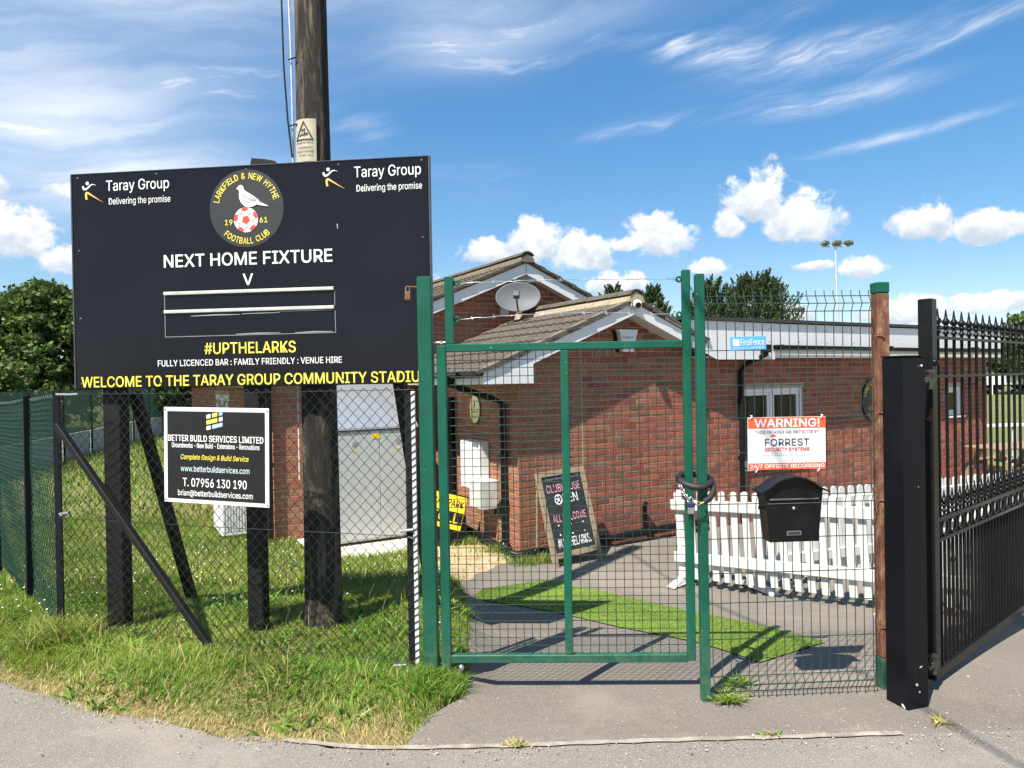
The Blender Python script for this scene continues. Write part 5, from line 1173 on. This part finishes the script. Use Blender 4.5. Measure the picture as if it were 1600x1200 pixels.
v, f_, c_ = blades(pp, gh(pp[:, 0], pp[:, 1]) + .018, RNG.uniform(.008, .015, nb), .006, RNG.uniform(.1, .5, nb), pile_col, 1)
po = link('turf_pile', np_mesh('turf_pile', v, f_, c_), grass_m, o); tag(po, kind='stuff')

# ------------------------------------------------------------------ grass
def noise2(x, y, s, seed):
    r = np.random.default_rng(seed); out = np.zeros_like(x)
    for k in range(6): a, b_, c_ = r.uniform(-1, 1, 2).tolist() + [r.uniform(0, 6.28)]; out += np.sin((a*x + b_*y)*s*(1 + .5*k) + c_) / (1 + .4*k)
    return out / 2.2
BLK = [(-2.70, 4.84, .07), (-1.70, 4.69, .06), (-1.30, 4.80, .13), (-.48, 3.98, .05), (-3.06, 4.76, .04)]
def scatter(n, x0, x1, y0, y1): return np.stack([RNG.uniform(x0, x1, n), RNG.uniform(y0, y1, n)], -1)
def grassy(P, m_edge=0.):
    x, y = P[:, 0], P[:, 1]; ok = (y > edge_y(x) - .035 + m_edge + .05*noise2(x, y, 9, 3)) & (x < path_x(y) + .02 + .05*noise2(x, y, 8, 4))
    dx, dy = x - P0[0], y - P0[1]; lx = dx*math.cos(ANG) + dy*math.sin(ANG); ly = -dx*math.sin(ANG) + dy*math.cos(ANG)
    ok &= ~((lx > -2.25) & (ly > 2.45)) & ~((lx > -.05) & (ly > -.1)) & ~((lx > -1.98) & (lx < -.08) & (ly > 1.0) & (ly < 2.5))
    for a, b_, r in BLK: ok &= (x - a)**2 + (y - b_)**2 > r*r
    soil = (x > -1.0) & (y > 6.75) & (y < 8.8); ok &= ~(soil & (RNG.uniform(0, 1, len(x)) < .93))
    return ok
def gcol(P, dry):
    n = len(P); q = np.clip(noise2(P[:, 0], P[:, 1], 2.2, 8)[:, None]*.6 + noise2(P[:, 0], P[:, 1], 7.5, 18)[:, None]*.5 + .5, 0, 1); r = RNG.uniform(0, 1, (n, 1))
    g1 = np.array([.150, .265, .030]); g2 = np.array([.265, .350, .050]); g3 = np.array([.085, .170, .022]); st = np.array([.60, .48, .22])
    c_ = g1*(1-q) + g2*q; c_ = np.where(r < .22, g3, c_); c_ = c_ * RNG.uniform(.8, 1.25, (n, 1))
    d = (RNG.uniform(0, 1, (n, 1)) < dry[:, None]); return np.where(d, st * RNG.uniform(.7, 1.15, (n, 1)), c_)
VV = []; FF = []; CC = []; off = 0
def emit(v, f_, c_):
    global off
    VV.append(v); FF.append(f_ + off); CC.append(c_); off += len(v)
P = scatter(210000, -6.5, -.1, 3.3, 6.2); P = P[grassy(P)]; d_e = P[:, 1] - edge_y(P[:, 0]); dp = path_x(P[:, 1]) - P[:, 0]
tall = .5 + .5*np.clip(noise2(P[:, 0], P[:, 1], 5, 21), -1, 1); edge_f = sm(.0, .35, d_e)
near_post = np.exp(-((P[:, 0] + .42)**2 + (P[:, 1] - 3.86)**2) / .03)
inside = sm(.5, 1.1, d_e)
hgt = (.018 + .046*tall*edge_f + .05*near_post + .028*RNG.uniform(0, 1, len(P))) * RNG.uniform(.6, 1.3, len(P)) * (1 - .30*inside*(1-near_post))
dry = np.clip(.88*(1 - sm(.02, .30 + .10*noise2(P[:, 0], P[:, 1], 6, 41), d_e)) + .07 + .10*noise2(P[:, 0], P[:, 1], 3, 5), 0, .92) * (1 - near_post)
keep = RNG.uniform(0, 1, len(P)) < (.45 + .55*sm(0, .2, d_e)); P, hgt, dry = P[keep], hgt[keep], dry[keep]
emit(*blades(P, gh(P[:, 0], P[:, 1]) - .004, hgt, RNG.uniform(.004, .009, len(P)), RNG.uniform(.15, 1.15, len(P)), gcol(P, dry), 3, la=2.6*noise2(P[:, 0], P[:, 1], 4, 33) + RNG.normal(0, 1.0, len(P))))
P = scatter(5200, -5.5, -.3, 3.5, 5.6); P = P[grassy(P, .06) & (noise2(P[:, 0], P[:, 1], 5, 51) > .12)]      # broad leaved weeds
emit(*blades(P, gh(P[:, 0], P[:, 1]), RNG.uniform(.05, .11, len(P)), RNG.uniform(.016, .030, len(P)), RNG.uniform(.8, 1.7, len(P)), gcol(P, np.full(len(P), .02)) * np.array([.75, .95, .9]), 3, .5))
P = scatter(2200, -5.5, -.2, 3.45, 6.0); P = P[grassy(P, .1)]                       # long seed stalks
emit(*blades(P, gh(P[:, 0], P[:, 1]), RNG.uniform(.10, .24, len(P)), RNG.uniform(.003, .005, len(P)), RNG.uniform(.3, 1.0, len(P)), gcol(P, np.full(len(P), .30)), 3))
P = scatter(900, -.56, -.30, 3.74, 3.95); P = P[(P[:, 0] < path_x(P[:, 1]) + .0)]    # lush tuft at the gate post foot
emit(*blades(P, gh(P[:, 0], P[:, 1]), RNG.uniform(.05, .12, len(P)), RNG.uniform(.006, .011, len(P)), RNG.uniform(.5, 1.1, len(P)), gcol(P, np.full(len(P), .04)), 3))
P = scatter(700, -3.2, -2.75, 4.5, 4.72); emit(*blades(P, gh(P[:, 0], P[:, 1]), RNG.uniform(.10, .26, len(P)), RNG.uniform(.005, .009, len(P)), RNG.uniform(.5, 1.1, len(P)), gcol(P, np.full(len(P), .15)) * .9, 3))
P = scatter(120000, -11, -.1, 6.2, 11.0); P = P[grassy(P)]
emit(*blades(P, gh(P[:, 0], P[:, 1]) - .004, RNG.uniform(.05, .13, len(P)), RNG.uniform(.007, .013, len(P)), RNG.uniform(.2, .8, len(P)), gcol(P, np.full(len(P), .16)), 2))
P = scatter(90000, -26, -1.5, 11.0, 40.0); P = P[grassy(P) & (P[:, 0] < -.28*P[:, 1])]
emit(*blades(P, gh(P[:, 0], P[:, 1]) - .004, RNG.uniform(.07, .20, len(P)), RNG.uniform(.02, .04, len(P)), RNG.uniform(.2, .8, len(P)), gcol(P, np.full(len(P), .16)), 2))
cx_, cy_ = (CLM @ Vector((-.2, -.1, 0))).x, (CLM @ Vector((-.2, -.1, 0))).y
P = np.concatenate([np.stack([RNG.normal(a, .10, 500), RNG.normal(b_, .06, 500)], -1) for a, b_ in ((.10, 7.92), (.35, 8.0), (-.55, 8.75), (-.2, 8.2))])
emit(*blades(P, gh(P[:, 0], P[:, 1]), RNG.uniform(.04, .16, len(P)), RNG.uniform(.006, .010, len(P)), RNG.uniform(.3, 1., len(P)), gcol(P, np.full(len(P), .2)), 2))
go = link('grass', np_mesh('grass', np.concatenate(VV), np.concatenate(FF), np.concatenate(CC)), grass_m); tag(go, 'rough green and straw coloured grass on the verge and lawn', 'grass', kind='stuff')
# daisies and clover heads in the lawn
P = scatter(900, -6, -.4, 4.6, 9.5); P = P[grassy(P)][:420]; b = MB()
for x, y in P:
    z = float(gh(x, y)) + random.uniform(.05, .10); r = random.uniform(.004, .008); b.add([(x + r*math.cos(a), y + r*math.sin(a), z + .3*r*math.sin(a)) for a in np.linspace(0, 2*math.pi, 7)[:-1]], [tuple(range(6))])
o = obj('daisies', b, white_print, recalc=False); tag(o, 'tiny white daisies dotted over the lawn', 'flowers', kind='stuff')
b = MB()
for k in range(1500):
    u = random.random()
    if u < .5: x = random.uniform(-3.5, 2.4); y = float(edge_y(x)) + random.gauss(-.04, .06)
    elif u < .8: x, y = random.uniform(-2.8, 3.2), random.uniform(2.7, 4.6)
    else: y = random.uniform(3.4, 7.5); x = float(path_x(y)) + abs(random.gauss(0, .10))
    if x < -.5 and y > float(edge_y(x)): continue
    r = random.uniform(.0018, .0055) * (1.6 if random.random() < .06 else 1); z = float(gh(x, y)) + .011
    a = random.uniform(0, 6.28); q = [(x + r*random.uniform(.7, 1.3)*math.cos(a + i*1.5708), y + r*random.uniform(.7, 1.3)*math.sin(a + i*1.5708), z) for i in range(4)]
    b.add(q + [(x, y, z + r*random.uniform(.5, 1.1))], [(0, 1, 4), (1, 2, 4), (2, 3, 4), (3, 0, 4)], False, random.random())
grit_m, t, p, o_ = new_mat('grit'); at = t.nodes.new('ShaderNodeAttribute'); at.attribute_name = 'rnd'
t.links.new(ramp(t, at.outputs['Fac'], [(0, (.10, .085, .07)), (.5, (.30, .26, .21)), (.85, (.40, .37, .32)), (1, (.52, .49, .44))]), p.inputs['Base Color']); p.inputs['Roughness'].default_value = .9
o = obj('grit', b, grit_m, rnd=True); tag(o, 'loose grit and small stones along the kerb and path edge', 'grit', kind='stuff')
def weed(x, y, n, L, label, dry=0.):
    P = np.stack([RNG.normal(x, .030, n), RNG.normal(y, .018, n)], -1); v, f_, c_ = blades(P - [x, y], np.full(n, .012), RNG.uniform(.5, 1., n)*L, .012, RNG.uniform(1.0, 2.0, n), gcol(P, np.full(n, dry)), 3, .4)
    o = link('weed', np_mesh('weed', v, f_, c_), grass_m); o.location = (x, y, float(gh(x, y))); return tag(o, label, 'weed', 'weeds in the tarmac cracks')
weed(1.235, 3.98, 90, .085, 'green weed tuft growing at the foot of the slim green post'); weed(1.12, 3.77, 110, .085, 'spreading green weed on the tarmac in front of the slim green post')
weed(2.08, 3.50, 40, .045, 'small yellowing weed in front of the black gate post', .7); weed(1.20, 3.41, 26, .032, 'tiny weed on the kerb line between gate and letterbox', .4)
weed(-.02, 3.37, 50, .035, 'flattened dry weed on the kerb line below the mesh gate', .7)

# ------------------------------------------------------------------ trees
def tree(name, label, x, y, H, R, base_h, n_clump, n_leaf, leaf, cols, group=None, z0=-.45, seed=1, conifer=False):
    r = np.random.default_rng(seed); t_ = thing(name, label, 'tree', (x, y, z0), 0., group)
    b = MB(); k = 7; pts = [(.06*H*.1*math.sin(i*1.3 + seed), .05*H*.1*math.cos(i*1.7 + seed), z0 - .1 + (H*.86)*i/k) for i in range(k + 1)]; b.tube(pts, [.03*H*(1 - .85*i/k)*.8 + .012 for i in range(k + 1)], 9)
    for i in range(9 if not conifer else 5):
        a = r.uniform(0, 6.28); zb_ = z0 + H*r.uniform(.25, .7); q = R*r.uniform(.5, .85); b.tube([(0, 0, zb_), (q*.5*math.cos(a), q*.5*math.sin(a), zb_ + H*.10), (q*math.cos(a), q*math.sin(a), zb_ + H*.2)], [.008*H, .005*H, .002*H], 6)
    obj('trunk', b, trunk_m, t_)
    V = []; Cc = []
    for c_ in range(n_clump):
        a = r.uniform(0, 2*np.pi); h = r.uniform(0, 1)**.8
        if conifer: env = (1 - h**3.6)**.62 * (.82 + .18*math.sin(3*a + seed) + .12*math.sin(7*a + 2*seed)); rr = R*env*r.uniform(.55, 1.0)
        else: env = math.sin(math.pi*min(1, (.10 + .9*h)))**.55 * (.78 + .2*math.sin(2*a + seed) + .22*math.sin(5*a + 3*seed + 5*h) + .10*math.sin(11*a + seed + 9*h)); rr = R*env*r.uniform(.25, 1.0)**.6
        cz = z0 + base_h + (H - base_h)*h; cc = np.array([rr*math.cos(a), rr*math.sin(a), cz]); cs = R*(.125 if not conifer else .085)*r.uniform(.6, 1.3); m_ = max(4, int(n_leaf*r.uniform(.6, 1.4)))
        if conifer:
            up = np.array([.55*math.cos(a), .55*math.sin(a), 1.0]); up /= np.linalg.norm(up); L_ = R*.42*r.uniform(.6, 1.2); tt = r.uniform(0, 1, m_)[:, None]
            P = cc + up*L_*(tt - .25) + r.normal(0, 1, (m_, 3))*cs*(1.05 - tt)*.75
        else: P = cc + r.normal(0, .5, (m_, 3))*cs*np.array([1.25, 1.25, .75])
        nrm = r.normal(0, 1, (m_, 3)); 
        if conifer: d1 = up + r.normal(0, .45, (m_, 3))
        else: d1 = r.normal(0, 1, (m_, 3)) + np.array([0, 0, -.35])
        d1 /= np.linalg.norm(d1, axis=1)[:, None]; d2 = np.cross(d1, nrm); d2 /= np.linalg.norm(d2, axis=1)[:, None] + 1e-9
        s_ = leaf*r.uniform(.6, 1.3, (m_, 1)); w_ = .62 if not conifer else .38
        V.append(np.stack([P - d1*s_, P + d2*s_*w_, P + d1*s_, P - d2*s_*w_], 1))
        co = cols[r.integers(len(cols))] * r.uniform(.65, 1.55); Cc.append(np.repeat((co*r.uniform(.8, 1.25, (m_, 1)))[:, None], 4, 1))
    V = np.concatenate(V); n = len(V); cl = np.concatenate(Cc).reshape(-1, 3)
    o = link('crown', np_mesh('crown', V.reshape(-1, 3), np.arange(4*n).reshape(n, 4), np.concatenate([cl, np.ones((4*n, 1))], 1)), conifer_m if conifer else foliage_m, t_); return t_
DEC = [np.array(c_) for c_ in ((.062, .105, .022), (.085, .130, .030), (.045, .082, .020), (.105, .135, .045), (.070, .115, .030))]
CON = [np.array(c_) for c_ in ((.030, .055, .018), (.044, .072, .020), (.024, .044, .018), (.065, .085, .026))]
LT = 'trees along the far left boundary'
tree('broadleaf_tree', 'dense green tree at the left edge above the receding fence', -22.6, 29.5, 6.3, 3.0, .7, 420, 75, .115, DEC, LT, seed=3)
tree('broadleaf_tree', 'tall green tree just left of the fixture board', -19.0, 29.0, 6.2, 2.7, .7, 420, 75, .11, DEC, LT, seed=8)
tree('broadleaf_tree', 'pale leaved shrubby tree low beside the fixture board post', -18.2, 24.5, 3.3, 2.0, .2, 240, 70, .09, [c_*1.35 for c_ in DEC], LT, seed=12)
tree('broadleaf_tree', 'dark green tree mostly hidden behind the fixture board', -15.6, 31.5, 5.6, 3.0, .5, 300, 65, .12, DEC, LT, seed=17)
tree('broadleaf_tree', 'green tree behind the board, seen below its edge beside the small sign', -11.0, 38.0, 4.6, 3.2, .3, 260, 60, .13, DEC, LT, seed=23)
tree('broadleaf_tree', 'green tree cut by the left edge of the picture', -27.5, 31.0, 6.0, 3.0, .6, 260, 65, .12, DEC, LT, seed=29)
CT = 'dark conifers behind the clubhouse'
tree('conifer_tree', 'dark conifer above the porch ridge, left of the camera', 4.35, 30.0, 5.75, 1.2, .4, 300, 80, .06, CON, CT, seed=5, conifer=True)
tree('conifer_tree', 'dark conifer peeping over the porch roof right of the camera', 6.1, 30.5, 5.75, 1.15, .4, 300, 80, .06, CON, CT, seed=6, conifer=True)
tree('conifer_tree', 'narrow dark conifer beside the slim green posts', 8.75, 31.0, 6.0, 1.75, .4, 380, 80, .06, CON, CT, seed=9, conifer=True)
tree('conifer_tree', 'broad dark conifer behind the flat roof, tallest of the group', 10.7, 31.0, 6.1, 2.3, .4, 620, 90, .062, CON, CT, seed=14, conifer=True)
tree('broadleaf_tree', 'far green tree beyond the pitch behind the iron gate finials', 45.5, 62, 6.9, 4.2, .4, 300, 60, .2, DEC, 'trees beyond the pitch', seed=31)
tree('broadleaf_tree', 'far green tree at the right edge beyond the pitch', 51.5, 66, 6.6, 4.5, .4, 300, 60, .2, DEC, 'trees beyond the pitch', seed=33)
tree('broadleaf_tree', 'low far bush beside the end of the wing, beyond the pitch', 42.0, 64, 4.0, 2.6, .2, 200, 60, .18, DEC, 'trees beyond the pitch', seed=37)

# ------------------------------------------------------------------ pitch side
fl = thing('floodlight_mast', 'slim grey floodlight mast with three lamps above the flat roof', 'floodlight', (27.6, 60.0, -.45))
b = MB(); b.tube([(0, 0, -.45), (0, 0, 6), (-.12, 0, 12.35)], [.14, .11, .07], 10); obj('mast', b, galv, fl)
b = MB(); b.cbox(-1.2, 1.1, -.05, .05, 12.30, 12.40, .01); obj('crossarm', b, galv, fl)
for x, yaw in ((-1.05, .5), (-.05, .1), (.95, -.9)):
    Mt = Matrix.Translation((x, -.1, 12.62)) @ Matrix.Rotation(yaw, 4, 'Z') @ Matrix.Rotation(rad(-28), 4, 'X')
    b = MB(); b.cbox(-.36, .36, -.22, .22, -.16, .12, .04, Mt); hd = obj('lamp_head', b, mat('lamp_grey', (.18, .19, .18), .5), fl); b = MB(); b.box(-.31, .31, -.226, -.221, -.13, .09, Mt); obj('lamp_glass', b, mat('lamp_face', (.09, .09, .06), .2), hd)
    b = MB(); b.tube([(x, 0, 12.4), (x, -.05, 12.6)], .03, 6); obj('lamp_bracket', b, galv, fl)
rl = thing('pitch_barrier', 'white railing round the pitch seen through the iron gate', 'railing', (8.5, 14.6, -.43), rad(8))
for z in (.50, ): b = MB(); b.cbox(0, 12, -.03, .03, z - .035, z + .035, .008); obj('rail', b, white, rl)
for k in range(7): b = MB(); b.cbox(k*2.0, k*2.0 + .06, -.035, .035, -.5, .464, .006); obj('post', b, white, rl)
hd_ = thing('advert_hoarding', 'distant white advertising boards beyond the pitch', 'hoarding', (36, 60, -.42), rad(6))
for k in range(7): b = MB(); b.cbox(k*2.5, k*2.5 + 2.42, 0, .05, .42, 1.40, .01); obj('board', b, white, hd_)
for k in range(8): b = MB(); b.cbox(k*2.5 - .06, k*2.5 - .01, -.02, .06, -.42, 1.42, .01); obj('post', b, white, hd_)
pc = thing('picnic_table', 'weathered timber picnic table behind the iron gate', 'picnic table', (8.75, 12.4, -.42), rad(20))
for k in range(5): b = MB(); b.cbox(-.8, .8, -.36 + k*.145, -.23 + k*.145, .31, .345, .006); obj('top_plank', b, timber, pc)
for s_ in (-1, 1):
    for k in range(2): b = MB(); b.cbox(-.8, .8, s_*.70 + k*.14 - .13, s_*.70 + k*.14 - .005, .02, .055, .006); obj('seat_plank', b, timber, pc)
for x in (-.6, .6):
    b = MB(); beam(b, (x, -.55, -.42), (x, -.15, .31), .04, .09); obj('leg', b, timber, pc); b = MB(); beam(b, (x, .55, -.42), (x, .15, .31), .04, .09); obj('leg', b, timber, pc)
    b = MB(); b.cbox(x + .025, x + .06, -.82, .82, -.06, .018, .005); obj('cross_bearer', b, timber, pc)
